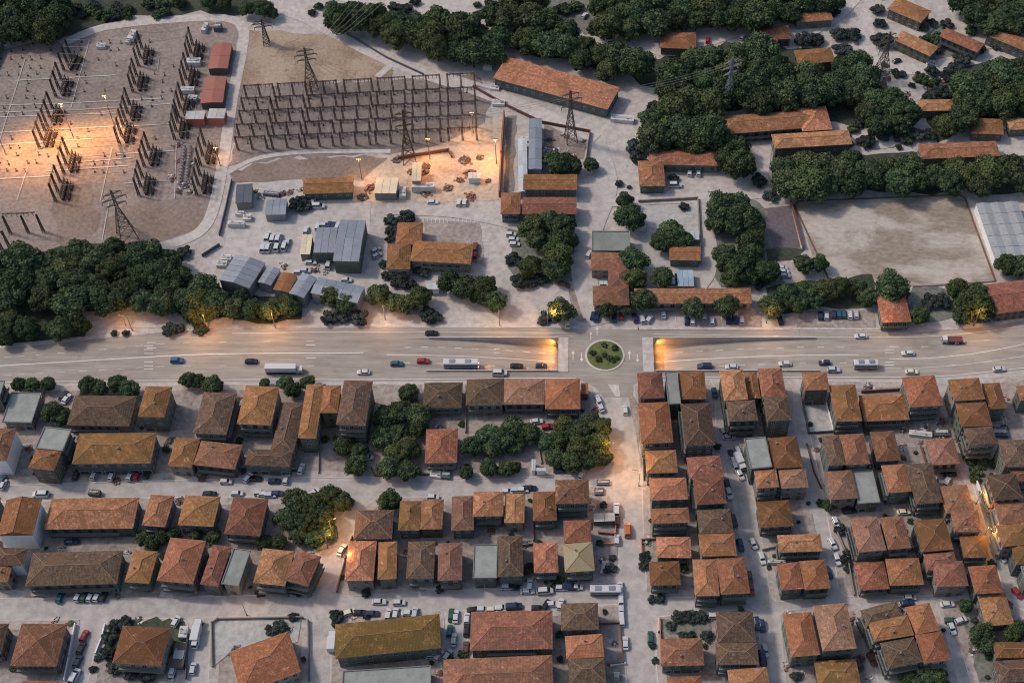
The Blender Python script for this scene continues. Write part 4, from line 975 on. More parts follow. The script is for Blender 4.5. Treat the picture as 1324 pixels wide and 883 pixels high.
hall('J', [(280, 455), (342, 470), (295, 550), (230, 532)], 5, 'metal_grey', 'narrow grey metal shed beside the broad hall', 3, 0.15, along=True)
hall('J', [(345, 490), (425, 492), (378, 590), (305, 562)], 5, 'metal_rust', 'rust-roofed shed between two grey metal sheds', 2, 0.12, along=True)
hall('J', [(445, 488), (510, 510), (455, 612), (380, 585)], 6, 'metal_grey', 'tall narrow grey metal shed next to the rusty one', 3, 0.15, along=True)
hall('J', [(520, 503), (742, 560), (705, 635), (488, 582)], 6, 'metal_grey', 'long grey metal shed with open end behind roadside trees', 5, 0.15)
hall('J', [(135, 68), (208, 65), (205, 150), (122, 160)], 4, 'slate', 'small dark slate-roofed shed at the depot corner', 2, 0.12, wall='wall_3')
hall('J', [(280, 140), (375, 135), (365, 210), (262, 215)], 4, 'metal_grey', 'small grey shed with pale skylight beside a concrete pad', 3, 0.1)
hall('J', [(445, 310), (497, 308), (480, 400), (432, 400)], 4, 'cream', 'small cream-roofed annex beside the depot halls', 2, 0.05, wall='wall_3', mono=True)
hall('Z', [(690, 152), (704, 155), (697, 216), (677, 222)], 5, 'metal_grey', 'long narrow grey metal shed beside the rubble yard', 5, 0.1, along=True)
hall('Z', [(676, 180), (687, 178), (676, 247), (664, 249)], 4, 'metal_white', 'long narrow white-roofed shed beside the sandy site wall', 4, 0.1, along=True)
hall('O', [(1060, 218), (1152, 215), (1130, 340), (1025, 345)], 3.5, 'metal_red', 'red-roofed switch house, upper of two in the substation', 2, 0.08, wall='wall_4', along=True)
hall('O', [(1018, 385), (1125, 378), (1105, 510), (990, 515)], 3.5, 'metal_red', 'red-roofed switch house, lower of two in the substation', 2, 0.08, wall='wall_4', along=True)
hall('O', [(925, 553), (1020, 550), (1012, 592), (915, 592)], 4, 'concrete', 'low concrete-roofed control building with brick-red front, left half', 2, 0.02, wall='metal_red', mono=True)
hall('O', [(1045, 540), (1118, 540), (1118, 588), (1020, 588)], 4, 'concrete', 'low concrete-roofed control building with brick-red front, right half', 2, 0.02, wall='metal_red', mono=True)
hall('I', [(978, 290), (1045, 290), (1045, 330), (980, 332)], 3, 'metal_white', 'small white-roofed canopy in the concrete yard', 3, 0.05, wall='wall_3', mono=True)
hall('I', [(940, 475), (1015, 475), (1022, 552), (942, 552)], 3, 'metal_blue', 'pale blue carport beside parked white vans', 3, 0.05, wall='wall_3')
hall('I', [(570, 527), (608, 527), (608, 543), (570, 543)], 3, 'metal_white', 'tiny white canopy in the yard of the red-brown building', 2, 0.05, wall='wall_3', mono=True)
hall('J', [(1030, 537), (1095, 537), (1095, 565), (1030, 568)], 3, 'metal_white', 'small white kiosk beside the roadside trees', 2, 0.05, wall='wall_white', mono=True)
hall('Z', [(492, 233), (514, 228), (514, 250), (478, 250)], 4, 'cream', 'cream-roofed site hut lit by floodlights', 3, 0.05, wall='wall_3', mono=True)
hall('Z', [(533, 210), (545, 210), (545, 234), (532, 234)], 5, 'cream', 'flat sandy-roofed block on the building site', 2, 0.02, wall='wall_rust', mono=True)
hall('Z', [(605, 223), (622, 223), (622, 231), (605, 231)], 3, 'metal_white', 'white container cabin on the building site', 3, 0.02, wall='wall_white', mono=True)
hall('C', [(183, 598), (205, 598), (205, 655), (183, 655)], 3, 'metal_white', 'white canopy, upright of a hook-shaped pair by the grove', 2, 0.03, wall='wall_white', mono=True, name='canopy')
hall('C', [(207, 640), (258, 640), (258, 657), (207, 657)], 3, 'metal_white', 'white canopy, foot of a hook-shaped pair by the grove', 2, 0.03, wall='wall_white', mono=True, name='canopy')
hall('G', [(485, 55), (585, 45), (590, 85), (480, 95)], 3, 'concrete', 'small grey flat annex beside the bleached roof house', 2, 0.02, wall='wall_4', mono=True, name='annex')
hall('C', [(433, 215), (470, 215), (470, 268), (433, 270)], 4, 'metal_rust', 'small rust-roofed annex at the roundabout corner', 2, 0.05, wall='wall_4', mono=True, name='annex')
# greenhouse: glass panels in rows
q = [W(*rp('L', *p), 4) for p in ((1085, 155), (1295, 150), (1390, 410), (1195, 420))]; c, u, v = square(q)
gh = empty('greenhouse', (c.x, c.y, 0)); tag(gh, 'pale greenhouse with rows of whitish roof panels beside the pitch', 'greenhouse')
m_ = MB(); m_.prism([(p.x, p.y) for p in (-u * .98 - v * .98, u * .98 - v * .98, u * .98 + v * .98, -u * .98 + v * .98)], -0.1, 3.7); m_.build('wall', MT['wall_white'], gh)
for a in range(3):
    for b_ in range(5):
        for s in (0, 1):
            x0, x1 = -1 + 2 * (a + s * .5) / 3, -1 + 2 * (a + s * .5 + .5) / 3
            y0, y1 = -1 + 2 * b_ / 5 + .006, -1 + 2 * (b_ + 1) / 5 - .006
            z0, z1 = (3.8, 4.2) if s == 0 else (4.2, 3.8)
            p = MB(); t_ = [u * x0 + v * y0 + Vector((0, 0, z0)), u * x1 + v * y0 + Vector((0, 0, z1)), u * x1 + v * y1 + Vector((0, 0, z1)), u * x0 + v * y1 + Vector((0, 0, z0))]
            p.face(t_); p.face([x - Vector((0, 0, .06)) for x in reversed(t_)])
            p.build('roof_panel', MT['greenhouse'], gh)
# ---------------------------------------------------------------- trees
import numpy as np
def crown_mesh(name, seed, lobes=24, leaves=250, leaf=0.062, flat=0.8, mat='leaf'):
    r = random.Random(seed); V = []; F = []; T = []
    L = []
    for k in range(lobes):
        a = k * 2.399 + r.uniform(-.3, .3); t = (k + 0.5) / lobes; z = 1 - 1.45 * t
        rr = math.sqrt(max(0, 1 - z * z)) * r.uniform(0.52, 0.80)
        L.append((Vector((rr * math.cos(a), rr * math.sin(a), z * flat * r.uniform(.55, .75))), r.uniform(0.20, 0.37), r.uniform(-.26, .26)))
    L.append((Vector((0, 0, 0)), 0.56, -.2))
    for (c, rad, tn) in L:
        # inner mass of the lobe: coarse faceted ball
        i0 = len(V); n = 7
        for a in range(1, 4):
            for b_ in range(n):
                th = math.pi * a / 4; ph = 2 * math.pi * b_ / n
                V.append(tuple(c + Vector((math.sin(th) * math.cos(ph), math.sin(th) * math.sin(ph), math.cos(th) * flat)) * rad * 0.86 * r.uniform(.85, 1.05)))
        for a in range(2):
            for b_ in range(n):
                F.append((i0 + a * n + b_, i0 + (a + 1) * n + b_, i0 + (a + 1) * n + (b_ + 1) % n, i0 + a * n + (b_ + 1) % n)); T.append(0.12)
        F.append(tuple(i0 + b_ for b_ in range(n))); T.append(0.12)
        for _ in range(leaves):
            d = Vector((r.gauss(0, 1), r.gauss(0, 1), r.gauss(0.25, 1))).normalized()
            p = c + Vector((d.x, d.y, d.z * flat)) * rad * r.uniform(0.86, 1.2)
            nrm = (d + Vector((r.gauss(0, .5), r.gauss(0, .5), r.gauss(0, .5)))).normalized()
            a = nrm.orthogonal().normalized(); a = Matrix.Rotation(r.uniform(0, 6.28), 3, nrm) @ a; b_ = nrm.cross(a)
            s = leaf * r.uniform(.6, 1.3); i = len(V)
            V += [tuple(p + a * s), tuple(p + b_ * s * .8), tuple(p - a * s), tuple(p - b_ * s * .8)]
            F.append((i, i + 1, i + 2, i + 3)); T.append(min(1, max(0, 0.42 + tn + r.gauss(0, .2))))
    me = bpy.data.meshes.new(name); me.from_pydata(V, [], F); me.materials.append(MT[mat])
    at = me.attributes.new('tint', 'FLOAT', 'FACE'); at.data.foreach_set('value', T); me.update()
    return me
CROWN = [crown_mesh('crown', 10 + k, lobes=20 + 3 * (k % 4), flat=(.8, .95, .7, .85, .9)[k % 5]) for k in range(6)] + [crown_mesh('crown', 80 + k, lobes=22, flat=.85, mat='leaf_olive') for k in range(2)]
SHRUB = [crown_mesh('shrub', 40 + k, lobes=9, leaves=150, leaf=0.11, flat=0.65, mat='leaf_dark') for k in range(3)]
BUSH = [crown_mesh('bush', 60 + k, lobes=8, leaves=130, leaf=0.13, flat=0.7) for k in range(2)]
def trunk_mesh():
    q = MB(); q.cyl((0, 0, 0), 0.055, 1.0, 8, 0, 'z', 0.035)
    for k in range(5):
        a = k * 1.26; q.bar((0, 0, .62 + .05 * k), (.32 * math.cos(a), .32 * math.sin(a), 1.0 + .06 * k), 0.04, 0, 0.018)
    return q.mesh('trunk', MT['trunk'])
TRUNK = trunk_mesh()
NT = 0
def tree(px, py, rpx, label, group, seed=None, name='broadleaf_tree', ground=0.0):
    """crown centre and radius as seen in the photograph"""
    global NT
    r = random.Random(seed if seed is not None else int(px * 31 + py * 17)); NT += 1
    rad = max(1.4, min(7.0, rpx / ppm(px, py))); zc = rad * 1.12
    p = W(px, py, zc); root = empty(name, (p.x, p.y, ground)); tag(root, label, 'tree', group)
    th = zc - rad * 0.15
    inst('trunk', TRUNK, root, (0, 0, -0.1), r.uniform(0, 6), (rad * 1.1, rad * 1.1, th))
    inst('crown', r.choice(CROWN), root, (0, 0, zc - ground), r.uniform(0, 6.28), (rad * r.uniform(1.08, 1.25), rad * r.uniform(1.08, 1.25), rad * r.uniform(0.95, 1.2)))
    return root
def shrub(px, py, rpx, label, group, kind=SHRUB, name='dark_shrub'):
    r = random.Random(int(px * 13 + py * 7)); rad = max(0.5, rpx / ppm(px, py)); p = W(px, py, rad * .5)
    root = inst(name, r.choice(kind), None, (p.x, p.y, rad * 0.50), r.uniform(0, 6.28), (rad * 1.15, rad * 1.15, rad * 0.85))
    tag(root, label, 'shrub', group); return root
def inside(p, poly):
    c = False; n = len(poly)
    for i in range(n):
        (x1, y1), (x2, y2) = poly[i], poly[(i + 1) % n]
        if (y1 > p[1]) != (y2 > p[1]) and p[0] < (x2 - x1) * (p[1] - y1) / (y2 - y1) + x1: c = not c
    return c
def grove(poly, rpx, label, group, spacing=1.25, seed=3):
    r = random.Random(seed); pts = []
    xs_ = [p[0] for p in poly]; ys_ = [p[1] for p in poly]
    for _ in range(4000):
        x, y = r.uniform(min(xs_), max(xs_)), r.uniform(min(ys_), max(ys_))
        if not inside((x, y), poly): continue
        rr = rpx * r.uniform(0.82, 1.25)
        if all(math.hypot(x - a, (y - b_) * 1.25) > (rr + c) * 0.5 * spacing for a, b_, c in pts): pts.append((x, y, rr))
    for x, y, rr in pts:
        k = rr / rpx; sz = 'large' if k > 1.1 else ('small' if k < .93 else 'medium-sized')
        tree(x, y, rr, label.replace('dark green', sz + ' dark green'), group)
    return pts
grove([(-15, 345), (40, 335), (90, 325), (150, 325), (185, 320), (222, 338), (236, 368), (290, 378), (300, 392), (240, 398), (200, 392), (60, 392), (-15, 400)], 19, 'dark green tree in the dense grove between substation and highway', 'dense grove below the substation', 1.2)
for x, y, r_ in ((12, 418, 16), (35, 425, 15), (78, 425, 15), (104, 421, 13), (8, 438, 10), (250, 405, 14), (272, 400, 14), (300, 398, 14), (325, 400, 13), (350, 402, 13), (375, 398, 13), (255, 388, 12), (310, 385, 10), (372, 388, 12)):
    tree(x, y, r_, 'dark green roadside tree at the highway edge below the grove', 'roadside trees below the grove')
grove([(436, 25), (452, 8), (470, 14), (500, 18), (545, 22), (600, 30), (640, 38), (640, 72), (600, 72), (560, 66), (505, 46), (460, 36)], 16.5, 'dark green tree in the belt along the diagonal road', 'tree belt along the diagonal road', 1.2)
grove([(-10, 0), (50, 0), (85, 8), (80, 30), (60, 44), (-10, 46)], 17.5, 'dark green tree in the wood behind the substation', 'wood behind the substation', 1.2)
for x, y, r_ in ((270, 2, 10), (290, 5, 9), (320, 12, 10), (340, 12, 12), (230, 2, 8), (352, 18, 7)):
    tree(x, y, r_, 'dark green tree beside the substation perimeter road', 'trees by the perimeter road')
grove([(640, 0), (696, 0), (702, 26), (740, 46), (775, 62), (820, 78), (838, 92), (800, 98), (745, 76), (690, 62), (645, 45), (632, 20)], 17.5, 'dark green tree in the belt behind the long warehouse', 'tree belt behind the warehouse', 1.2)
grove([(775, 0), (980, 0), (985, 22), (900, 32), (860, 30), (800, 42), (772, 30)], 17.5, 'dark green tree in the wood along the top lane', 'wood along the top lane', 1.2)
grove([(835, 170), (862, 128), (850, 95), (895, 78), (940, 66), (975, 70), (990, 60), (1005, 88), (1060, 102), (1080, 116), (1060, 128), (990, 132), (930, 130), (920, 150), (920, 185), (850, 188)], 19, 'dark green tree in the wood around the sprawling orange building', 'wood around the sprawling building', 1.2)
grove([(1088, 80), (1110, 75), (1125, 95), (1120, 128), (1095, 120), (1080, 110)], 16.5, 'dark green tree in the clump left of the far pylon', 'clump by the far pylon', 1.2)
grove([(1108, 140), (1150, 125), (1180, 140), (1175, 158), (1140, 165), (1105, 155)], 16.5, 'dark green tree in the clump below the far pylon', 'clump below the far pylon', 1.2)
grove([(1250, 98), (1290, 88), (1330, 88), (1335, 132), (1262, 138), (1240, 160), (1222, 165), (1228, 145)], 17, 'dark green tree in the wood beyond the villas', 'wood beyond the villas', 1.2)
grove([(1008, 218), (1060, 208), (1110, 212), (1180, 214), (1230, 218), (1262, 220), (1330, 216), (1335, 235), (1260, 240), (1150, 238), (1080, 240), (1015, 240)], 19, 'dark green tree in the row above the football pitch', 'trees above the football pitch', 1.2)
grove([(1245, 0), (1335, 0), (1335, 35), (1270, 35), (1240, 20)], 19, 'dark green tree in the farthest corner wood', 'farthest corner wood', 1.2)
grove([(990, 0), (1080, 0), (1080, 10), (1000, 22), (975, 28)], 15, 'dark green tree between the top lane and the first villas', 'trees by the first villas', 1.2)
TREES = [
 ('M', 'green tree behind the upper of two parallel buildings', [(385, 780, 55), (345, 760, 40), (440, 790, 45), (530, 785, 34)]),
 ('I', 'dark green tree in the clump below two parallel buildings', [(250, 270, 60), (330, 250, 50), (400, 265, 55), (390, 330, 60), (370, 400, 65), (240, 455, 50), (360, 475, 55), (430, 340, 40), (270, 330, 45)]),
 ('I', 'tall green tree between the curved road and concrete yard', [(690, 145, 38), (715, 225, 62)]),
 ('I', 'round green tree in the middle of the concrete yard', [(915, 300, 60), (865, 345, 48), (970, 335, 42)]),
 ('I', 'green tree inside the yard of the red-brown building', [(730, 430, 58), (735, 520, 52), (865, 510, 50)]),
 ('I', 'small green tree in front of the very long orange building', [(775, 615, 55), (610, 660, 42), (1010, 655, 50), (1175, 645, 52), (700, 660, 30)]),
 ('I', 'lone tree lit yellow by a lamp beside the roundabout', [(385, 672, 56)]),
 ('I', 'green tree in the clump west of the roundabout road', [(35, 555, 48), (75, 625, 46), (5, 600, 42)]),
 ('I', 'dark green tree in the grove beside the ball court', [(1150, 190, 72), (1220, 170, 60), (1240, 240, 80), (1130, 250, 50), (1300, 270, 60), (1290, 340, 60), (1170, 410, 55), (1240, 470, 65), (1200, 515, 45), (1290, 400, 50)]),
 ('J', 'green tree in the clump by the depot entrance', [(810, 590, 50), (880, 630, 45), (940, 640, 45), (1010, 600, 52)]),
 ('J', 'green tree beside the long grey shed on the roadside', [(580, 600, 50), (650, 630, 46)]),
 ('J', 'dark green tree in the trio beside the white kiosk', [(1150, 535, 55), (1225, 560, 60), (1300, 565, 58)]),
 ('Z', 'large dark green tree near the L-shaped orange building', [(950, 190, 16), (955, 212, 20), (938, 205, 14)]),
 ('L', 'green tree between the ball court and boulevard', [(100, 480, 55), (10, 500, 48), (280, 450, 46), (350, 445, 40)]),
 ('L', 'green tree in the row between pitch and boulevard', [(120, 650, 52), (200, 600, 52), (280, 580, 50), (380, 570, 50), (450, 560, 50), (530, 560, 45), (580, 600, 45), (690, 560, 70), (330, 620, 42), (250, 640, 42), (740, 585, 40)]),
 ('L', 'green tree in the clump between orange house and huge hall', [(1010, 570, 50), (1080, 640, 72), (1100, 585, 48), (1155, 660, 46), (1030, 690, 45), (825, 690, 46)]),
 ('L', 'green tree beside the pale greenhouse', [(1240, 450, 52), (1305, 460, 50)]),
 ('B', 'dark green tree in the grove beside the tall apartment block', [(810, 265, 45), (700, 390, 60), (860, 380, 58), (770, 360, 60), (680, 485, 55), (760, 475, 55), (800, 550, 60), (860, 440, 50), (710, 640, 50), (805, 660, 50), (740, 560, 50)]),
 ('B', 'dark green tree in the clump at the foot of the apartment block', [(490, 535, 46), (565, 560, 45), (545, 630, 50)]),
 ('B', 'small roadside tree in front of the two-winged house', [(190, 215, 36), (230, 250, 36), (85, 218, 26), (305, 215, 34)]),
 ('A', 'small green tree behind the long brown house', [(445, 225, 46), (500, 245, 40), (590, 215, 40), (655, 245, 48)]),
 ('A', 'small green tree behind the western grey flat roof', [(95, 222, 36), (165, 225, 36), (240, 222, 38)]),
 ('A', 'green tree at the end of the long brown house', [(265, 365, 55), (320, 385, 42)]),
 ('A', 'small green tree by the pink lane on the boulevard', [(945, 200, 40), (1000, 205, 36), (1075, 230, 46)]),
 ('B', 'green garden tree behind the square free-standing house', [(1130, 530, 50), (1215, 480, 58), (1280, 500, 60), (1230, 545, 45), (1340, 440, 58), (1410, 470, 50), (1350, 530, 45)]),
 ('B', 'small green tree by the cross street south of the gardens', [(1215, 640, 40), (1300, 650, 38), (1100, 665, 34), (1345, 640, 32)]),
 ('C', 'dark green tree in the round grove west of the avenue', [(350, 435, 50), (270, 510, 46), (330, 500, 50), (420, 470, 55), (480, 420, 52), (540, 440, 50), (430, 540, 60), (510, 525, 60), (300, 595, 46), (385, 615, 50), (480, 595, 52), (545, 590, 44)]),
 ('B', 'dark green tree in the clump beside the lit side street', [(250, 805, 62), (330, 835, 58), (420, 785, 58), (480, 815, 48)]),
 ('F', 'green tree on the bank of the lit side street', [(200, 75, 55), (290, 100, 52), (370, 70, 55), (390, 140, 42), (330, 180, 42), (250, 160, 42), (150, 190, 36), (80, 190, 36)]),
 ('B', 'small green tree at the top of the lit side street', [(710, 810, 55)]),
 ('E', 'small garden tree between the two street rows', [(700, 170, 36), (745, 190, 36), (795, 165, 34), (850, 150, 32), (960, 155, 28), (1045, 160, 34)]),
 ('H', 'green garden tree below the broad-eaved orange roof', [(1080, 645, 52), (1110, 690, 48), (1240, 640, 52), (1275, 615, 40)]),
 ('H', 'green tree below the slanting cluster of roofs', [(800, 855, 60), (730, 865, 50), (865, 865, 50)]),
 ('H', 'small tree beside the cross lane', [(1000, 505, 32)]),
 ('H', 'small tree beside the lane to the boulevard', [(330, 12, 28)]),
]
for rg, label, pts in TREES:
    for x, y, r_ in pts:
        px, py = rp(rg, x, y); tree(px, py, r_ / REG[rg][2] * 1.02, label, label.split(' tree ')[0] + ' trees ' + ' '.join(label.split(' tree ')[1].split()[:6]) if len(pts) > 1 else None)
SHRUBS = [
 ('I', 'dark low shrub beside the clump of trees', [(160, 420, 36), (195, 530, 46), (240, 535, 30), (290, 520, 36)]),
 ('M', 'dark low shrub on the road below the wood', [(740, 700, 46), (750, 745, 36), (830, 500, 30), (815, 520, 26)]),
 ('I', 'small dark shrub near the L-shaped orange building', [(665, 65, 20), (925, 38, 26), (970, 175, 24), (712, 82, 12)]),
 ('J', 'dark bushy shrub beside the low orange-brown shed', [(420, 160, 46), (455, 170, 34)]),
 ('J', 'dark shrub around the angular three-winged building', [(862, 240, 34), (945, 225, 44), (862, 290, 30), (915, 525, 44), (960, 540, 30), (1015, 480, 36), (830, 445, 24), (845, 500, 26), (860, 330, 22)]),
 ('I', 'dark shrub beside the lamp-lit yellow tree', [(318, 700, 34), (300, 720, 24)]),
 ('J', 'dark shrub at the roadside before the sheds', [(570, 705, 40), (630, 700, 34), (710, 700, 44), (1040, 690, 46), (1080, 700, 32)]),
 ('P', 'dark round shrub by the grove and frontage road', [(872, 390, 36), (810, 758, 38), (850, 752, 26), (955, 755, 34), (545, 775, 18), (600, 775, 18)]),
 ('K', 'dark shrub in the villa gardens', [(280, 190, 45), (340, 190, 40), (445, 165, 42), (510, 165, 42), (640, 110, 30), (628, 48, 34), (650, 195, 50), (460, 240, 46), (425, 60, 26), (575, 675, 42), (650, 650, 32), (930, 435, 46), (870, 460, 34), (1000, 340, 50), (1025, 285, 40), (815, 640, 40), (870, 640, 36), (820, 350, 14), (740, 355, 24), (885, 345, 16)]),
 ('E', 'dark teal shrub in the hedged garden', [(560, 600, 36), (615, 585, 34), (530, 660, 36), (530, 730, 36), (560, 800, 40), (640, 835, 40), (720, 850, 40), (480, 760, 20), (455, 815, 20)]),
 ('G', 'dark shrub in the hedge plot by the cross street', [(895, 560, 34), (950, 560, 36), (1010, 558, 34), (860, 600, 24), (1040, 650, 30), (920, 650, 24), (960, 650, 24)]),
 ('G', 'dusty shrub on the avenue pavement', [(730, 260, 26), (735, 300, 32), (575, 270, 18), (572, 320, 24), (770, 470, 22), (810, 470, 26), (770, 700, 18), (785, 770, 18)]),
 ('F', 'dark shrub at the corner of the walled plot', [(435, 555, 36), (160, 610, 38), (120, 630, 26), (225, 560, 26)]),
 ('L', 'dark shrub between the pitch and boulevard', [(880, 625, 44), (930, 620, 44), (120, 120, 34), (60, 50, 40)]),
 ('H', 'dark shrub by the walled lane', [(385, 130, 30), (415, 280, 30), (425, 325, 20), (170, 850, 26)]),
 ('F', 'small green-black shrub by the house fronts', [(65, 440, 26), (250, 435, 30), (940, 420, 24), (580, 440, 24)]),
]
for rg, label, pts in SHRUBS:
    for x, y, r_ in pts:
        px, py = rp(rg, x, y); shrub(px, py, r_ / REG[rg][2] * 0.95, label, 'shrubs: ' + ' '.join(label.split()[1:6]))
for x, y, r_ in ((489, 65, 24), (548, 25, 22), (600, 38, 26), (520, 95, 26), (550, 75, 22), (575, 92, 26), (612, 92, 20), (595, 105, 18)):
    px, py = rp('C', x, y); s_ = shrub(px, py, r_ / 3.894 * .62, 'small dark bush on the roundabout lawn', 'bushes on the roundabout', BUSH, 'round_bush'); s_.location.z += 0.3
for x, y, r_ in ((1065, 612, 26), (1080, 660, 30), (1075, 700, 26), (1110, 630, 22), (1165, 620, 26)):
    px, py = rp('D', x, y); shrub(px, py, r_ / 3.894, 'green weedy bush on the overgrown plot', 'bushes on the weedy plot', BUSH, 'weedy_bush')
for x, y, r_ in ((165, 320, 30), (285, 385, 34), (310, 380, 24)):
    px, py = rp('G', x, y); shrub(px, py, r_ / 3.788, 'green garden bush by the square bright orange house', 'bushes by the orange house', BUSH, 'garden_bush')
for x, y, r_ in ((300, 820, 22), (325, 830, 18)):
    px, py = rp('D', x, y); shrub(px, py, r_ / 3.894, 'green bush at a house corner by the lane', 'lane corner bushes', BUSH, 'garden_bush')
# scrub along the upper edges
rs_ = random.Random(9)
for (x0, x1, y0, y1, n_, lb, gp) in ((90, 235, 2, 22, 26, 'dark green shrub on the scrubland behind the substation', 'scrub behind the substation'), (700, 770, 2, 40, 12, 'dark green shrub beside the top lane wood', 'scrub by the top lane'),
        (1190, 1310, 25, 72, 16, 'dark green shrub in the gardens of the askew villas', 'scrub by the villas'), (1130, 1250, 82, 130, 14, 'low dark shrub on the pale ground by the far pylon', 'scrub by the far pylon'), (930, 990, 325, 370, 8, 'low dark shrub in the grove beside the ball court', 'scrub by the ball court'),
        (1010, 1180, 160, 192, 14, 'low dark shrub below the sprawling orange building', 'scrub below the sprawling building'), (400, 640, 2, 24, 16, 'low dark shrub beside the upper pale road', 'scrub by the upper road')):
    for k in range(n_): shrub(rs_.uniform(x0, x1), rs_.uniform(y0, y1), rs_.uniform(4, 9), lb, gp, rs_.choice((SHRUB, BUSH, BUSH)), 'low_shrub')
# ---------------------------------------------------------------- substation
def mast_mesh(h, b0, b1, t, name, mat):
    q = MB(); n = 6
    def c(k, z): s = (b0 + (b1 - b0) * z / h) / 2; return Vector(((-s, s, s, -s)[k], (-s, -s, s, s)[k], z))
    for k in range(4): q.bar(c(k, 0), c(k, h), t)
    for j in range(n):
        z0, z1 = h * j / n, h * (j + 1) / n
        for k in range(4):
            a, b_ = k, (k + 1) % 4
            q.bar(c(a, z0), c(b_, z1) if j % 2 else c(b_, z1), t * .7); q.bar(c(a, z1), c(b_, z1), t * .6)
    return q.mesh(name, MT[mat])
def insul_mesh():
    q = MB()
    for k in range(5): q.cyl((0, 0, -0.3 - k * .3), .14, .12, 8)
    q.bar((0, 0, 0), (0, 0, -1.7), .06); return q.mesh('insulator_string', MT['insulator'])
INS = insul_mesh()
plain('steel_brown', (.085, .062, .055), 0.8, 0.25, 1.0)
MAST_A = mast_mesh(9.5, 0.8, 0.42, 0.16, 'mast', 'steel_dark'); MAST_B = mast_mesh(7.2, 0.6, 0.4, 0.15, 'post', 'steel_brown')
def beam(q, a, b_, wd, t):
    d = (b_ - a).normalized(); s = Vector((-d.y, d.x, 0)) * wd / 2; u = Vector((0, 0, wd))
    for o in (s, -s, u): q.bar(a + o, b_ + o, t)
    n = max(3, int((b_ - a).length / 1.6))
    for k in range(n):
        p0, p1 = a.lerp(b_, k / n), a.lerp(b_, (k + 1) / n)
        q.bar(p0 + s, p1 + u, t * .7); q.bar(p0 - s, p1 + u, t * .7); q.bar(p0 + s, p1 - s, t * .6)
GT = []
def gantry(tops, h, mast, label, group, gear=True):
    P = [W(x, y, h) for x, y in tops]; P = [Vector((p.x, p.y, 0)) for p in P]
    c = sum(P, Vector((0, 0, 0))) / len(P); root = empty('lattice_gantry', c); tag(root, label, 'gantry', group)
    rz = math.atan2((P[-1] - P[0]).y, (P[-1] - P[0]).x)
    for p in P: inst('mast', mast, root, p - c, rz)
    for a, b_ in zip(P, P[1:]):
        q = MB(); beam(q, a - c + Vector((0, 0, h - .5)), b_ - c + Vector((0, 0, h - .5)), .4, .095); q.build('beam', MT['steel_dark'] if mast is MAST_A else MT['steel_brown'], root)
        for t in (.2, .5, .8):
            m_ = a.lerp(b_, t) - c; inst('insulator_string', INS, root, (m_.x, m_.y, h - .5), 0)
    GT.append(P); return root, P
def gear_mesh():
    q = MB()
    for k in range(4):
        x = -2.4 + 1.6 * k
        q.bar((x, 0, 0), (x, 0, 2.3), .22); q.cyl((x, 0, 2.3), .26, 1.7, 8, 1); q.box((x, 0, 4.05), (.5, .5, .25), 0, 0)
        q.bar((x, 1.3, 0), (x, 1.3, 2.0), .2); q.cyl((x, 1.3, 2.0), .22, 1.2, 8, 1)
    q.box((0, 0, 2.2), (6.2, .3, .3), 0, 0); q.box((0, 1.3, 1.9), (6.2, .25, .25), 0, 0); q.box((0, .6, .6), (5.4, 1.0, 1.1), 0, 0)
    q.bar((-2.8, 0, 4.2), (2.8, 0, 4.2), .12)
    return q.mesh('switchgear', [MT['steel_dark'], MT['insulator']])
GEAR = gear_mesh()
COLS = {
 'the far-left row of the substation': [[(320, 195), (285, 262)], [(272, 310), (245, 395)], [(228, 455), (200, 540)], [(188, 562), (160, 648)], [(305, 680), (283, 775)], [(264, 818), (240, 912)]],
 'the middle row of the substation': [[(678, 155), (660, 240)], [(650, 290), (632, 370)], [(615, 435), (595, 518)], [(583, 540), (563, 630)], [(712, 655), (687, 740)], [(678, 795), (660, 885)]],
 'the row beside the red-roofed switch houses': [[(932, 135), (915, 215)], [(907, 262), (888, 345)], [(880, 408), (860, 495)], [(855, 520), (840, 605)], [(992, 635), (970, 735)], [(968, 785), (950, 880)]],
}
ROWS = []
for cn, gs in COLS.items():
    row = []
    for k, (a, b_) in enumerate(gs):
        m_ = ((a[0] + b_[0]) / 2, (a[1] + b_[1]) / 2)
        root, P = gantry([rp('O', *a), rp('O', *m_), rp('O', *b_)], 9.5, MAST_A, 'dark three-masted lattice gantry in ' + cn, 'gantries in ' + cn)
        row.append(P)
        for t in (.25, .75):
            p = P[0].lerp(P[2], t) + Vector((2.2, 0, 0)); g = inst('switchgear', GEAR, None, p, math.atan2((P[2] - P[0]).y, (P[2] - P[0]).x), (.8, .8, .8))
            tag(g, 'dark switchgear rack at the foot of gantries in ' + cn.replace('the ', '', 1), 'switchgear', 'switchgear of ' + cn)
            p = P[0].lerp(P[2], t) + Vector((4.6, -.4, 0)); g = inst('switchgear', GEAR, None, p, math.atan2((P[2] - P[0]).y, (P[2] - P[0]).x), (.6, .6, .5))
            tag(g, 'dark switchgear rack at the foot of gantries in ' + cn.replace('the ', '', 1), 'switchgear', 'switchgear of ' + cn)
    ROWS.append(row)
gantry([rp('P', 5, 205), rp('P', 92, 203), rp('P', 165, 198)], 11, MAST_A, 'wide lattice gantry standing by the grove at the yard edge', None)
gantry([rp('P', -70, 300), rp('P', -30, 296), rp('P', 8, 290)], 9.5, MAST_A, 'low lattice gantry half out of view by the grove', None)
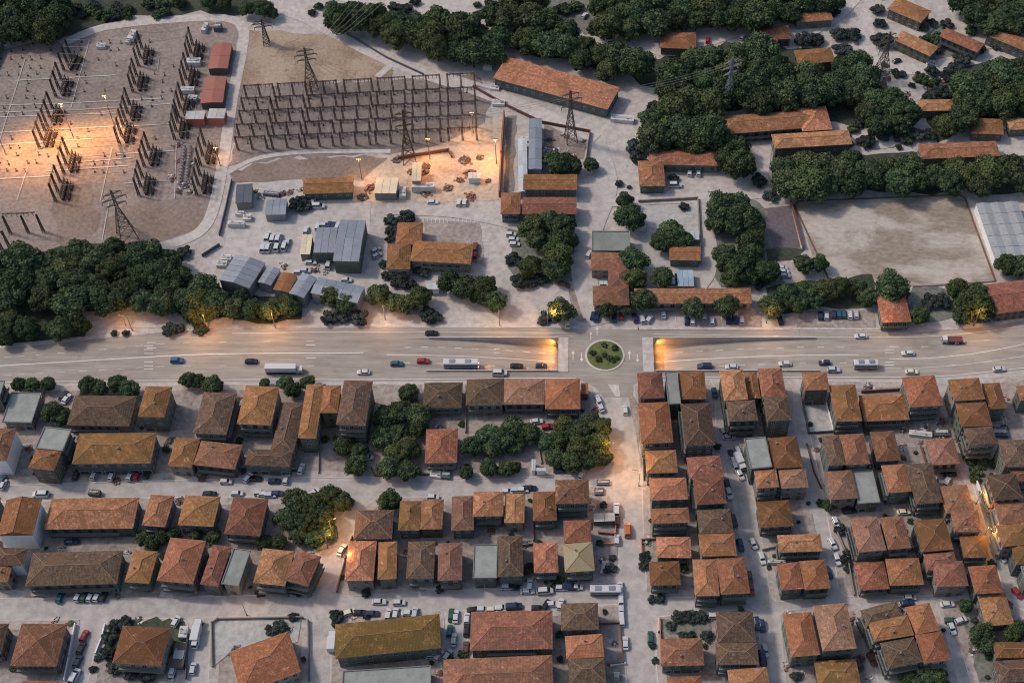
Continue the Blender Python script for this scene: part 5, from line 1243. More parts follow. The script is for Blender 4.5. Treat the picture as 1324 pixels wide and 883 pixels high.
for k in range(5):
    ty = (405, 465, 525, 590, 650)[k]; by = (345, 412, 478, 543, 602)[k]; tx = (55, 42, 32, 20, 12)[k]; bx = (1150, 1152, 1155, 1157, 1160)[k]
    base_x = [55, 122, 190, 215, 282, 345, 368, 430, 493, 530, 597, 660, 690, 757, 820, 857, 920, 985, 1022, 1085, 1150]
    for g in range(7):
        tops = []
        for x in base_x[g * 3:g * 3 + 3]:
            t = (x - 55) / 1095; tops.append(rp('N', tx + (bx - tx) * t, ty + (by - ty) * t))
        gantry(tops, 7.2, MAST_B, 'brown three-legged portal in line %s of the dense gantry field' % ('one', 'two', 'three', 'four', 'five')[k], 'portals of the gantry field, line %d' % (k + 1))
FIELD = GT[-35:]
def wire(a, b_, sag, r_, label, group, mat='wire'):
    q = MB(); n = 8; pts = [a.lerp(b_, k / n) - Vector((0, 0, sag * 4 * (k / n) * (1 - k / n))) for k in range(n + 1)]
    o0 = pts[0].copy()
    for p, s in zip(pts, pts[1:]): q.bar(p - o0, s - o0, r_)
    o = q.build('power_line', MT[mat], None, o0); tag(o, label, 'power line', group); return o
for k in range(6):
    for a, b_ in ((0, 1), (1, 2)):
        for j in (0, 1, 2):
            wire(ROWS[a][k][j] + Vector((0, 0, 9)), ROWS[b_][k][j] + Vector((0, 0, 9)), 1.2, .10, 'thin conductor strung between the substation gantry rows', 'conductors across the substation')
    if k in (1, 2, 3, 4):
        p = ROWS[0][k][1] + Vector((0, 0, 9)); wire(p + Vector((-60, -4, 0)), p, 1.5, .07, 'thin conductor running out from the far-left gantry row', 'conductors leaving the substation')
# small bus supports scattered in rows
def tpost():
    q = MB(); q.bar((0, 0, 0), (0, 0, 1.4), .16); q.cyl((0, 0, 1.4), .14, .6, 8, 1); q.box((0, 0, 2.05), (1.0, .14, .12)); q.box((0, 0, .1), (.8, .8, .3), 0, 0)
    return q.mesh('bus_support', [MT['steel_dark'], MT['insulator']])
TP = tpost()
rr_ = random.Random(5)
for ix in range(19):
    for iy in range(17):
        if rr_.random() < .42: continue
        x = 20 + ix * 48 - iy * 5 + rr_.uniform(-7, 7); y = 215 + iy * 40 + rr_.uniform(-6, 6); p = W(*rp('O', x, y))
        if x > 900 or any((p - (P_[1])).length < 8.5 for row in ROWS for P_ in row): continue
        g = inst('bus_support', TP, None, (p.x, p.y, 0), rr_.uniform(-.1, .1), (1, 1, rr_.uniform(.6, 1.1))); tag(g, 'small T-shaped bus support post standing on the substation gravel', 'support post', 'bus supports on the gravel')
# pale equipment blocks
def block(rg, x, y, w_, d_, h_, label, mat='junk_white', rz=0.0, cat='equipment', name='equipment_block'):
    p = W(*rp(rg, x, y)); root = empty(name, (p.x, p.y, 0), rz); tag(root, label, cat)
    w_ *= .62; d_ *= .62; q = MB(); q.box((0, 0, h_ / 2), (w_, d_, h_)); q.build('casing', MT[mat], root)
    q = MB(); q.box((0, 0, h_ + .1), (w_ * .8, d_ * .35, .2)); q.box((w_ * .2, -d_ * .2, h_ + .3), (.4, .4, .6)); q.box((-w_ * .25, d_ * .2, h_ + .3), (.4, .4, .6)); q.build('top_fitting', MT['concrete'], root)
    return root
for rg, x, y, w_, d_, h_, lb in (('O', 505, 238, 6, 4, 1.6, 'small white tank cover alone on the far gravel'), ('O', 660, 190, 4, 9, 2.2, 'white transformer casing at the head of the middle row'),
     ('O', 640, 215, 3, 4, 1.5, 'white cabinet beside the transformer of the middle row'), ('O', 1020, 150, 3, 8, 2, 'white transformer casing in the far corner compound'), ('O', 1085, 150, 5, 5, 2.5, 'grey equipment stack in the far corner compound'),
     ('O', 965, 320, 9, 5, 2.2, 'white rounded casing below the first switch house row'), ('O', 935, 460, 9, 4, 2.2, 'white casing between the two switch houses'), ('O', 960, 500, 6, 4, 2, 'white casing by the lower switch house'),
     ('J', 150, 215, 5, 3, 1.6, 'pile of pale drums in the depot corner'), ('J', 185, 235, 5, 4, 1.6, 'pile of pale crates in the depot corner'), ('J', 135, 268, 10, 2.5, 2.2, 'long white container in the depot yard'),
     ('J', 85, 425, 6, 4, 1.5, 'pale scrap heap by the broad metal hall'), ('J', 65, 455, 6, 4, 1.6, 'pale scrap pile below the scrap heap'), ('J', 300, 120, 10, 3, 1.2, 'heap of stones behind the small grey shed'),
     ('Z', 548, 246, 14, 4, 3, 'long white cabin row on the building site'), ('Z', 510, 248, 6, 5, 2.5, 'pale lorry-sized crate on the building site'), ('Z', 521, 252, 4, 8, 2, 'pale stacked pallets on the building site'),
     ('Z', 640, 115, 6, 5, 1.2, 'heap of pale rubble by the diagonal road'), ('Z', 645, 135, 8, 5, 1.4, 'second heap of pale rubble below the first'), ('M', 225, 668, 8, 4, 1.0, 'white skylight block beside the narrow grey shed'),
     ('M', 680, 575, 15, 5, 1.8, 'long white block at the warehouse corner'), ('M', 40, 330, 6, 3, 2, 'white crate at the near end of the warehouse'), ('I', 775, 270, 4, 8, 2, 'white machine under the tall yard tree'),
     ('D', 800, 480, 12, 3, 1.6, 'row of white crates in the fenced yard'), ('D', 905, 470, 8, 5, 1.4, 'dark scrap pile in the fenced yard'), ('D', 1195, 470, 9, 6, 1.5, 'pile of silver scrap by the stepped blocks'),
     ('E', 905, 645, 4, 6, 2.2, 'white trailer beside the hedged garden'), ('E', 885, 760, 6, 12, 2.5, 'grey-brown lean-to beside the burnt orange house'), ('G', 595, 860, 3, 4, 2, 'green bin store beside the avenue'), ('F', 890, 415, 9, 3, 1.2, 'white framed porch roof before the veranda house'),
     ('G', 530, 320, 2, 7, 1.0, 'pale kerb planter beside the bleached roof house'), ('C', 545, 720, 7, 3, .9, 'ring-shaped paved seat at the avenue corner'), ('C', 525, 765, 5, 4, .8, 'second ring-shaped seat at the avenue corner'), ('B', 1000, 680, 5, 5, 1.2, 'dark round tank beside the square house'), ('B', 950, 680, 6, 4, 1.2, 'white tent beside the square house'),
     ('H', 75, 297, 9, 1.5, 1.5, 'white awning over the walled yard'), ('A', 480, 775, 6, 3, 1.6, 'open rusty frame beside the street'), ('Z', 375, 607, 10, 2.5, .8, 'heap of pinkish rubble by the two-winged house')):
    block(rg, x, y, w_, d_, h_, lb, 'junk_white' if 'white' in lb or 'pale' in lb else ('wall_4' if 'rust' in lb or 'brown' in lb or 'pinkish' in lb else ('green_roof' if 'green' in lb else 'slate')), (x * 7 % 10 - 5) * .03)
# stacked cable drums by the right-hand row
for k in range(12):
    for j in range(2):
        p = W(*rp('O', 915 + j * 30 - k * 2, 740 + k * 16)); o = empty('cable_drum', (p.x, p.y, 0)); tag(o, 'pale cable drum in the stack beside the switch yard road', 'drum', 'stacked cable drums')
        q = MB(); q.cyl((0, -.6, .8), .8, .12, 14, 0, 'y'); q.cyl((0, .5, .8), .8, .12, 14, 0, 'y'); q.build('flange', MT['junk_white'], o)
        q = MB(); q.cyl((0, -.48, .8), .45, .98, 12, 0, 'y'); q.build('core', MT['metal_rust'], o)

# ---------------------------------------------------------------- pylons
plain('steel_pylon', (.10, .085, .078), 0.7, 0.2, 1.0)
def pylon(bx, by, h, label, rz=0.3, mat='steel_pylon', half=2.6):
    p = W(bx, by); root = empty('lattice_pylon', (p.x, p.y, 0), rz); tag(root, label, 'pylon')
    zw = h * .62
    def c(k, z):
        s = half + (0.55 - half) * min(1, z / zw); s = s if z <= zw else .55 - .3 * (z - zw) / (h - zw)
        return Vector(((-s, s, s, -s)[k], (-s, -s, s, s)[k], z))
    for k in range(4):
        q = MB(); q.bar(c(k, 0), c(k, zw), .22); q.bar(c(k, zw), c(k, h), .17); q.build('leg', MT[mat], root)
    q = MB(); zs = [0, .16, .30, .42, .52, .62, .72, .82, .91, 1.0]
    for z0, z1 in zip(zs, zs[1:]):
        for k in range(4):
            l = (k + 1) % 4; q.bar(c(k, z0 * h), c(l, z1 * h), .14); q.bar(c(l, z0 * h), c(k, z1 * h), .14); q.bar(c(k, z1 * h), c(l, z1 * h), .12)
    q.build('bracing', MT[mat], root)
    for z, L in ((.70, 3.6), (.82, 4.4), (.93, 3.2)):
        for s in (-1, 1):
            q = MB(); q.bar((s * .4, .3, z * h), (s * L, 0, z * h), .2); q.bar((s * .4, -.3, z * h), (s * L, 0, z * h), .2); q.bar((0, 0, z * h + 1.2), (s * L, 0, z * h), .16)
            a = q.build('cross_arm', MT[mat], root); inst('insulator_string', INS, a, (s * L, 0, z * h), 0)
    return root, Vector((p.x, p.y, h))
PY = {}
PY['a'] = pylon(403, 112, 20, 'dark lattice pylon standing between the dry field and gantry field', .2)
PY['b'] = pylon(345, 57, 13, 'small lattice pylon at the edge of the dry field', .2, half=1.4)
PY['c'] = pylon(529, 207, 26, 'tall olive lattice pylon rising from the building site', .2, 'steel_olive', 2.6)
PY['d'] = pylon(738, 182, 26, 'slender lattice pylon in the rubble yard before the warehouse', .3, half=2.2)
PY['e'] = pylon(165, 305, 24, 'broad dark lattice pylon on brown earth above the grove', .5, half=3.2)
PY['f'] = pylon(1138, 102, 24, 'far lattice pylon beside the orange villas', .5, half=3.0)
PY['g'] = pylon(940, 140, 26, 'grey lattice pylon rising out of the wood', .5, 'metal_grey', 2.4)
for a, b_, n_ in (('d', 'g', 3), ('c', 'd', 3)):
    for k in range(n_):
        o = Vector((0, (k - 1) * 2.5, -2 - k)); wire(PY[a][1] + o, PY[b_][1] + o, 3, .07, 'thin conductor between pylons above the diagonal road', 'conductors above the diagonal road')
for k in range(5):
    wire(PY['a'][1] + Vector((k - 2, 0, -3)), W(470 + k * 12, -20, 30), 3, .07, 'thin conductor leaving the gantry-field pylon over the dry field', 'conductors over the dry field')
    wire(PY['a'][1] + Vector((k - 2, 0, -4)), W(420 + k * 25, 112, 7), 2, .07, 'thin conductor from the pylon down to the gantry field', 'conductors into the gantry field')

# ---------------------------------------------------------------- walls and fences
def wall_line(pts, h, t, mat, label, name='boundary_wall', cat='wall', base=0.0):
    q = MB(); P = [W(x, y) for x, y in pts]; o0 = P[0].copy()
    for a, b_ in zip(P, P[1:]):
        d = (b_ - a); L = d.length
        if L < .05: continue
        m_ = (a + b_) / 2 - o0; q.box((m_.x, m_.y, base + h / 2 - .05), (L + t * .98, t, h + .1), math.atan2(d.y, d.x))
    o = q.build(name, MT[mat], None, (o0.x, o0.y, 0)); tag(o, label, cat); return o
for pts, h, t, mat, lb in (
 ([(612, 114), (654, 138), (700, 160), (763, 172), (758, 208)], 1.6, .3, 'fence_brown', 'brown wall around the rubble yard and diagonal road'),
 ([(440, 40), (500, 76), (548, 98)], 1.2, .3, 'slate', 'dark wall between the dry field and diagonal road'),
 ([(300, 235), (293, 268), (284, 305)], 1.5, .3, 'slate', 'grey wall between perimeter road and depot'),
 ([(284, 318), (262, 332)], 1.5, .3, 'slate', 'short grey wall by the grove corner'),
 ([(652, 152), (648, 205), (646, 255)], 3.5, .6, 'metal_rust', 'tall rusty wall along the lit building site'),
 ([(516, 206), (580, 196), (584, 204)], 1.6, .5, 'fence_brown', 'rusty retaining wall behind the building site'),
 ([(1022, 262), (1038, 322)], 2.0, .3, 'fence_brown', 'brown fence between ball court and pitch'),
 ([(1290, 262), (1310, 330), (1320, 362)], 1.4, .3, 'wall_3', 'pale wall beside the pitch and greenhouse'),
 ([(826, 262), (902, 258), (906, 340)], 1.4, .4, 'wall_3', 'pale wall around the concrete yard'),
 ([(1038, 524), (1045, 561), (1078, 559)], 1.2, .3, 'slate', 'dark wall around the empty paved lot'),
 ([(1068, 523), (1077, 557)], 1.2, .3, 'wall_white', 'white wall along the empty paved lot'),
 ([(275, 862), (274, 806), (282, 801), (392, 799)], 1.2, .35, 'wall_3', 'pale wall around the walled plot'),
 ([(399, 803), (400, 880)], 1.2, .35, 'slate', 'dark wall along the walled plot and side street'),
 ([(136, 808), (132, 825), (124, 845)], 1.0, .4, 'wall_white', 'curved white wall of the hedged garden'),
 ([(244, 815), (241, 878)], 1.6, .3, 'slate', 'dark fence behind the burnt orange house'),
 ([(98, 808), (90, 850), (84, 880)], 1.4, .3, 'wall_white', 'white wall along the driveway of parked cars'),
 ([(774, 690), (797, 692)], 1.2, .3, 'fence_brown', 'brown wall of the avenue garden, upper'),
 ([(775, 705), (795, 704), (796, 680)], 1.2, .3, 'wall_rust', 'reddish wall of the avenue garden, lower'),
 ([(770, 808), (801, 806), (806, 858), (786, 860)], 1.2, .3, 'fence_brown', 'brown wall around the avenue plot south of the bus'),
 ([(790, 861), (808, 858)], 1.0, .4, 'wall_white', 'white wall end beside the green bins'),
 ([(829, 700), (830, 716)], 1.2, .3, 'wall_rust', 'reddish garden wall by the mossy orange roof'),
 ([(829, 699), (848, 698)], 1.2, .3, 'fence_brown', 'brown garden wall by the mossy orange roof'),
 ([(853, 800), (855, 860), (920, 872)], 1.2, .3, 'wall_rust', 'reddish wall around the hedge plot'),
 ([(986, 712), (1003, 708), (1008, 770)], 1.2, .3, 'wall_3', 'pale wall around the corner pair'),
 ([(1078, 680), (1095, 720), (1104, 770)], 1.2, .3, 'wall_3', 'pale wall along the lane garden'),
 ([(436, 766), (450, 712), (456, 695)], 1.4, .3, 'fence_brown', 'brown wall along the lit side street'),
 ([(1043, 575), (1052, 610), (1062, 632)], 1.0, .3, 'fence_brown', 'reddish wall beside the brown and red pair'),
 ([(1190, 578), (1197, 600)], 1.2, .3, 'fence_brown', 'brown wall by the sandy driveway'),
 ([(1114, 508), (1165, 505)], 1.4, .4, 'fence_brown', 'brown wall before the low wide house'),
 ([(1262, 625), (1275, 655), (1290, 690)], 1.6, .4, 'wall_white', 'white wall along the lit lane'),
 ([(58, 500), (52, 528)], 1.2, .3, 'wall_3', 'pale wall beside the western lane'),
 ([(0, 700), (2, 760)], 1.2, .3, 'slate', 'dark wall at the western end'),
 ([(690, 660), (690, 700)], 1.4, .3, 'fence_brown', 'brown wall between two yards of the second row'),
 ([(660, 708), (690, 704)], 1.2, .3, 'wall_3', 'pale wall behind the square bright orange house'),
 ([(602, 500), (602, 560)], 1.2, .3, 'wall_3', 'pale wall between the square house and gardens'),
 ([(690, 545), (700, 600)], 1.0, .3, 'wall_3', 'pale wall beside the round grove'),
 ([(413, 575), (412, 612)], 1.0, .3, 'wall_3', 'pale low wall by the two-winged house'),
 ([(480, 605), (485, 616), (560, 614)], 1.0, .3, 'wall_4', 'low brown wall before the grove'),
 ([(5, 62), (-8, 90)], 3.0, .6, 'slate', 'dark fence at the substation corner'),
 ([(205, 770), (150, 772), (100, 776)], .5, .3, 'wall_3', 'low kerb wall before the very long dark roof'),
): wall_line(pts, h, t, mat, lb)
# low equipment under the gantry field
for k in range(4):
    for j in range(22):
        if rr_.random() < .25: continue
        t = (j + .5) / 22; x = 60 + 1090 * t + rr_.uniform(-12, 12); y = 470 + k * 62 - 58 * t + rr_.uniform(-10, 10) + 20; p = W(*rp('N', x, y))
        g = inst('bus_support', TP, None, (p.x, p.y, 0), rr_.uniform(-.2, .2) + 1.57 * (j % 2), (.9, .9, rr_.uniform(.6, 1.1))); tag(g, 'small support post between the portals of the gantry field', 'support post', 'support posts in the gantry field')

for k in range(4):
    for g in range(7):
        for j in range(3):
            a, b_ = FIELD[k * 7 + g][j], FIELD[(k + 1) * 7 + g][j]
            wire(a + Vector((0, 0, 7.0)), b_ + Vector((0, 0, 7.0)), .3, .15, 'thin busbar strung between portal lines of the gantry field', 'busbars of the gantry field', 'steel_brown')
# ---------------------------------------------------------------- vehicles
def loft(q, secs, m=0, cap=True):
    """secs: list of closed rings (same count)"""
    i0 = len(q.v); n = len(secs[0])
    for s in secs: q.v += [tuple(p) for p in s]
    for a in range(len(secs) - 1):
        for k in range(n):
            l = (k + 1) % n; q.f.append((i0 + a * n + k, i0 + a * n + l, i0 + (a + 1) * n + l, i0 + (a + 1) * n + k)); q.m.append(m)
    if cap:
        q.f.append(tuple(i0 + k for k in reversed(range(n)))); q.m.append(m); e = i0 + (len(secs) - 1) * n
        q.f.append(tuple(e + k for k in range(n))); q.m.append(m)
def wheel_mesh(r_=.33, w_=.24):
    q = MB(); q.cyl((0, -w_ / 2, 0), r_, w_, 12, 0, 'y'); q.cyl((0, -w_ / 2 - .01, 0), r_ * .55, w_ + .02, 8, 1, 'y'); return q.mesh('wheel', [MT['tyre'], MT['metal_grey']])
WH, WHB = wheel_mesh(), wheel_mesh(.48, .3)
def car_meshes(L, Wd, hood, cab0, cab1, h_belt, h_roof, tail):
    hw = Wd / 2; b = MB()
    def ring(x, w_, z0, z1): return [(x, -w_, z0 + .08), (x, -w_ * .96, z0), (x, w_ * .96, z0), (x, w_, z0 + .08), (x, w_, z1 - .10), (x, w_ * .84, z1), (x, -w_ * .84, z1), (x, -w_, z1 - .10)]
    x0, x1 = -L / 2, L / 2
    loft(b, [ring(x0, hw * .82, .36, tail - .12), ring(x0 + .18, hw * .95, .24, tail), ring(cab0, hw, .22, h_belt), ring(cab1, hw, .22, h_belt), ring(x1 - .5, hw * .97, .22, hood), ring(x1 - .12, hw * .88, .26, hood - .10), ring(x1, hw * .76, .36, hood - .25)])
    body = b.mesh('body', [MT['paint_white']])
    g = MB(); r0, r1 = cab0 + (h_roof - h_belt) * .55, cab1 - (h_roof - h_belt) * 1.15
    lo = h_belt - .03; hi = h_roof - .04; wl, wh = hw * .90, hw * .74
    loft(g, [[(cab0 + .03, -wl, lo), (cab1 - .02, -wl, lo), (cab1 - .02, wl, lo), (cab0 + .03, wl, lo)], [(r0, -wh, hi), (r1, -wh, hi), (r1, wh, hi), (r0, wh, hi)]])
    glass = g.mesh('window_glass', [MT['glass']])
    t = MB(); e = .05; loft(t, [[(r0 - e, -wh - e, hi - .03), (r1 + e, -wh - e, hi - .03), (r1 + e, wh + e, hi - .03), (r0 - e, wh + e, hi - .03)], [(r0 + .05, -wh + .08, h_roof), (r1 - .05, -wh + .08, h_roof), (r1 - .05, wh - .08, h_roof), (r0 + .05, wh - .08, h_roof)]])
    for s in (-1, 1):
        t.bar((r1, s * wh, hi), (cab1, s * wl, lo), .07); t.bar((r0, s * wh, hi), (cab0, s * wl, lo), .09); xm = (r0 + r1) / 2; t.bar((xm, s * wh, hi), (xm, s * wl, lo), .07)
    roof = t.mesh('roof_panel', [MT['paint_white']])
    lt = MB(); lt.box((x1 - .06, -hw * .62, hood - .30), (.1, .32, .14)); lt.box((x1 - .06, hw * .62, hood - .30), (.1, .32, .14)); lamp = lt.mesh('headlight', [MT['frame_white']])
    tl = MB(); tl.box((x0 + .04, -hw * .66, tail - .22), (.1, .28, .16)); tl.box((x0 + .04, hw * .66, tail - .22), (.1, .28, .16)); rear = tl.mesh('tail_light', [MT['paint_red']])
    return dict(body=body, glass=glass, roof=roof, lamp=lamp, rear=rear, wx=(x1 - .82, x0 + .78), wy=hw - .10)
KIND = {'sedan': car_meshes(4.5, 1.8, .88, -1.75, 1.05, .92, 1.45, .95), 'hatchback': car_meshes(4.0, 1.75, .90, -1.95, 1.05, .95, 1.52, .98), 'suv': car_meshes(4.6, 1.9, 1.0, -2.2, 1.05, 1.08, 1.75, 1.1),
        'van': car_meshes(5.2, 2.0, 1.15, -2.55, 1.7, 1.25, 2.15, 1.3)}
CN = dict(white='white', silver='silver', black='black', navy='navy', blue='blue', red='red', teal='dark teal', green='dark green', orange='orange', cream='cream', brown='dark brown')
def ground_z(p, blocks=None):
    if TX0 < p.x < TX1 and TS < p.y < TN: return zr(p.x)
    return 0.0
def onblock(px, py):
    return any(inside((px, py), b_) for b_ in BLK)
def car(px, py, colr, kind, ang, label, group=None, z=None):
    """px,py: seen middle of the car; ang: heading in degrees, 0 = along the boulevard"""
    zz = 0.7; p = W(px, py, zz); gz = z if z is not None else (ground_z(p) + (0.22 if onblock(px, py) else 0.02))
    if gz < -0.5: p = W(px, py, gz + .7)
    root = empty('parked_car' if 'parked' in label else 'car', (p.x, p.y, gz), R(ang)); tag(root, label, 'car', group)
    k = KIND[kind]; pm = MT['paint_' + colr]
    inst('body', k['body'], root, mat=pm); inst('window_glass', k['glass'], root); inst('roof_panel', k['roof'], root, mat=pm)
    inst('headlights', k['lamp'], root).name = 'headlight_pair'; inst('tail_light_pair', k['rear'], root)
    for x in k['wx']:
        for s in (-1, 1): inst('wheel', WH, root, (x, s * k['wy'], .33))
    return root
def bus(px, py, L, ang, label, base='white', low='blue', h_=3.0, z=None, name='bus', cabin=False):
    p = W(px, py, 1.6); gz = z if z is not None else ground_z(p) + .02
    if gz < -.3: p = W(px, py, gz + 1.6)
    root = empty(name, (p.x, p.y, gz), R(ang)); tag(root, label, name)
    hw = 1.25; q = MB()
    def ring(x, w_, z0, z1): return [(x, -w_, z0), (x, w_, z0), (x, w_, z1 - .2), (x, w_ * .88, z1), (x, -w_ * .88, z1), (x, -w_, z1 - .2)]
    xb = L / 2 - (2.3 if cabin else 0)
    loft(q, [ring(-L / 2, hw * .96, .45, h_ - .05), ring(-L / 2 + .2, hw, .4, h_), ring(xb - .3, hw, .4, h_), ring(xb, hw * .94, .45, h_ - .12)]); q.build('body', MT['paint_' + base], root)
    q = MB(); q.box((-.1 if not cabin else (-L / 2 + xb) / 2, 0, .75), ((xb + L / 2) - .5, hw * 2 + .04, 1.3 if cabin else .6)); q.build('side_skirt', MT['paint_' + low], root)
    if not cabin:
        q = MB(); q.box((0, 0, 1.85), (L - .7, hw * 2 + .05, .85)); q.build('window_band', MT['glass'], root)
        q = MB(); q.box((L / 2 - .02, 0, 1.7), (.06, hw * 1.75, 1.3)); q.build('windscreen', MT['glass'], root)
        for x in (-L * .25, L * .2):
            q = MB(); q.box((x, 0, h_ + .12), (1.9, 1.4, .26)); q.build('roof_unit', MT['metal_grey'], root)
    else:
        q = MB(); q.box((xb + 1.1, 0, 1.35), (1.9, 2.2, 1.7), 0, 0, .9); q.build('cab', MT['paint_white'], root)
        q = MB(); q.box((xb + 2.0, 0, 1.75), (.12, 1.9, .7)); q.build('windscreen', MT['glass'], root)
        q = MB(); q.box((xb + .9, 0, .6), (2.4, 1.0, .3)); q.build('chassis', MT['steel_dark'], root)
    for x in (L / 2 - (1.2 if cabin else 2.2), -L / 2 + 2.4):
        for s in (-1, 1): inst('wheel', WHB, root, (x, s * (hw - .13), .48))
    if 'headlights' in label:
        q = MB()
        for s in (-1, 1): q.box((L / 2 + .02, s * .85, .75), (.1, .35, .2))
        hl = q.build('headlight_pair', MT['headlight'], root)
        ld = bpy.data.lights.new('headlight_beam', 'SPOT'); ld.energy = 900; ld.color = (1, .55, .25); ld.spot_size = R(50); ld.spot_blend = .8; ld.shadow_soft_size = .2
        lo = bpy.data.objects.new('headlight_beam', ld); lo.location = (L / 2 + .3, 0, .9); lo.rotation_euler = (0, R(-62), 0); lo.rotation_euler = (R(0), R(-70), R(0)); link(lo, root)
        lo.rotation_euler = Vector((1, 0, -.35)).to_track_quat('-Z', 'Y').to_euler()
    return root
bus(596, 470, 12.0, 0, 'white and blue city bus with headlights on, on the boulevard', 'white', 'blue')
bus(1119, 471, 8.2, 180, 'short white bus with red skirt on the boulevard', 'white', 'red')
bus(783, 763, 9.5, 0, 'white midibus waiting at the zebra crossing', 'white', 'black')
bus(368, 477, 13.0, 0, 'long white box lorry with navy skirt on the boulevard', 'white', 'navy', 3.4, None, 'lorry', True)
bus(1231, 438, 7.5, 180, 'dark flatbed tow lorry on the curving boulevard', 'brown', 'black', 1.6, None, 'lorry', True)
bus(429, 828, 6.5, 92, 'small white box lorry beside the golden roof', 'white', 'white', 2.8, .22, 'lorry', True)
bus(254, 814, 7.5, 88, 'white box lorry parked in the lane by the hedged garden', 'white', 'silver', 2.8, .02, 'lorry', True)
bus(957, 597, 6.5, -72, 'white box lorry parked on the lane behind the avenue', 'white', 'white', 2.8, .22, 'lorry', True)
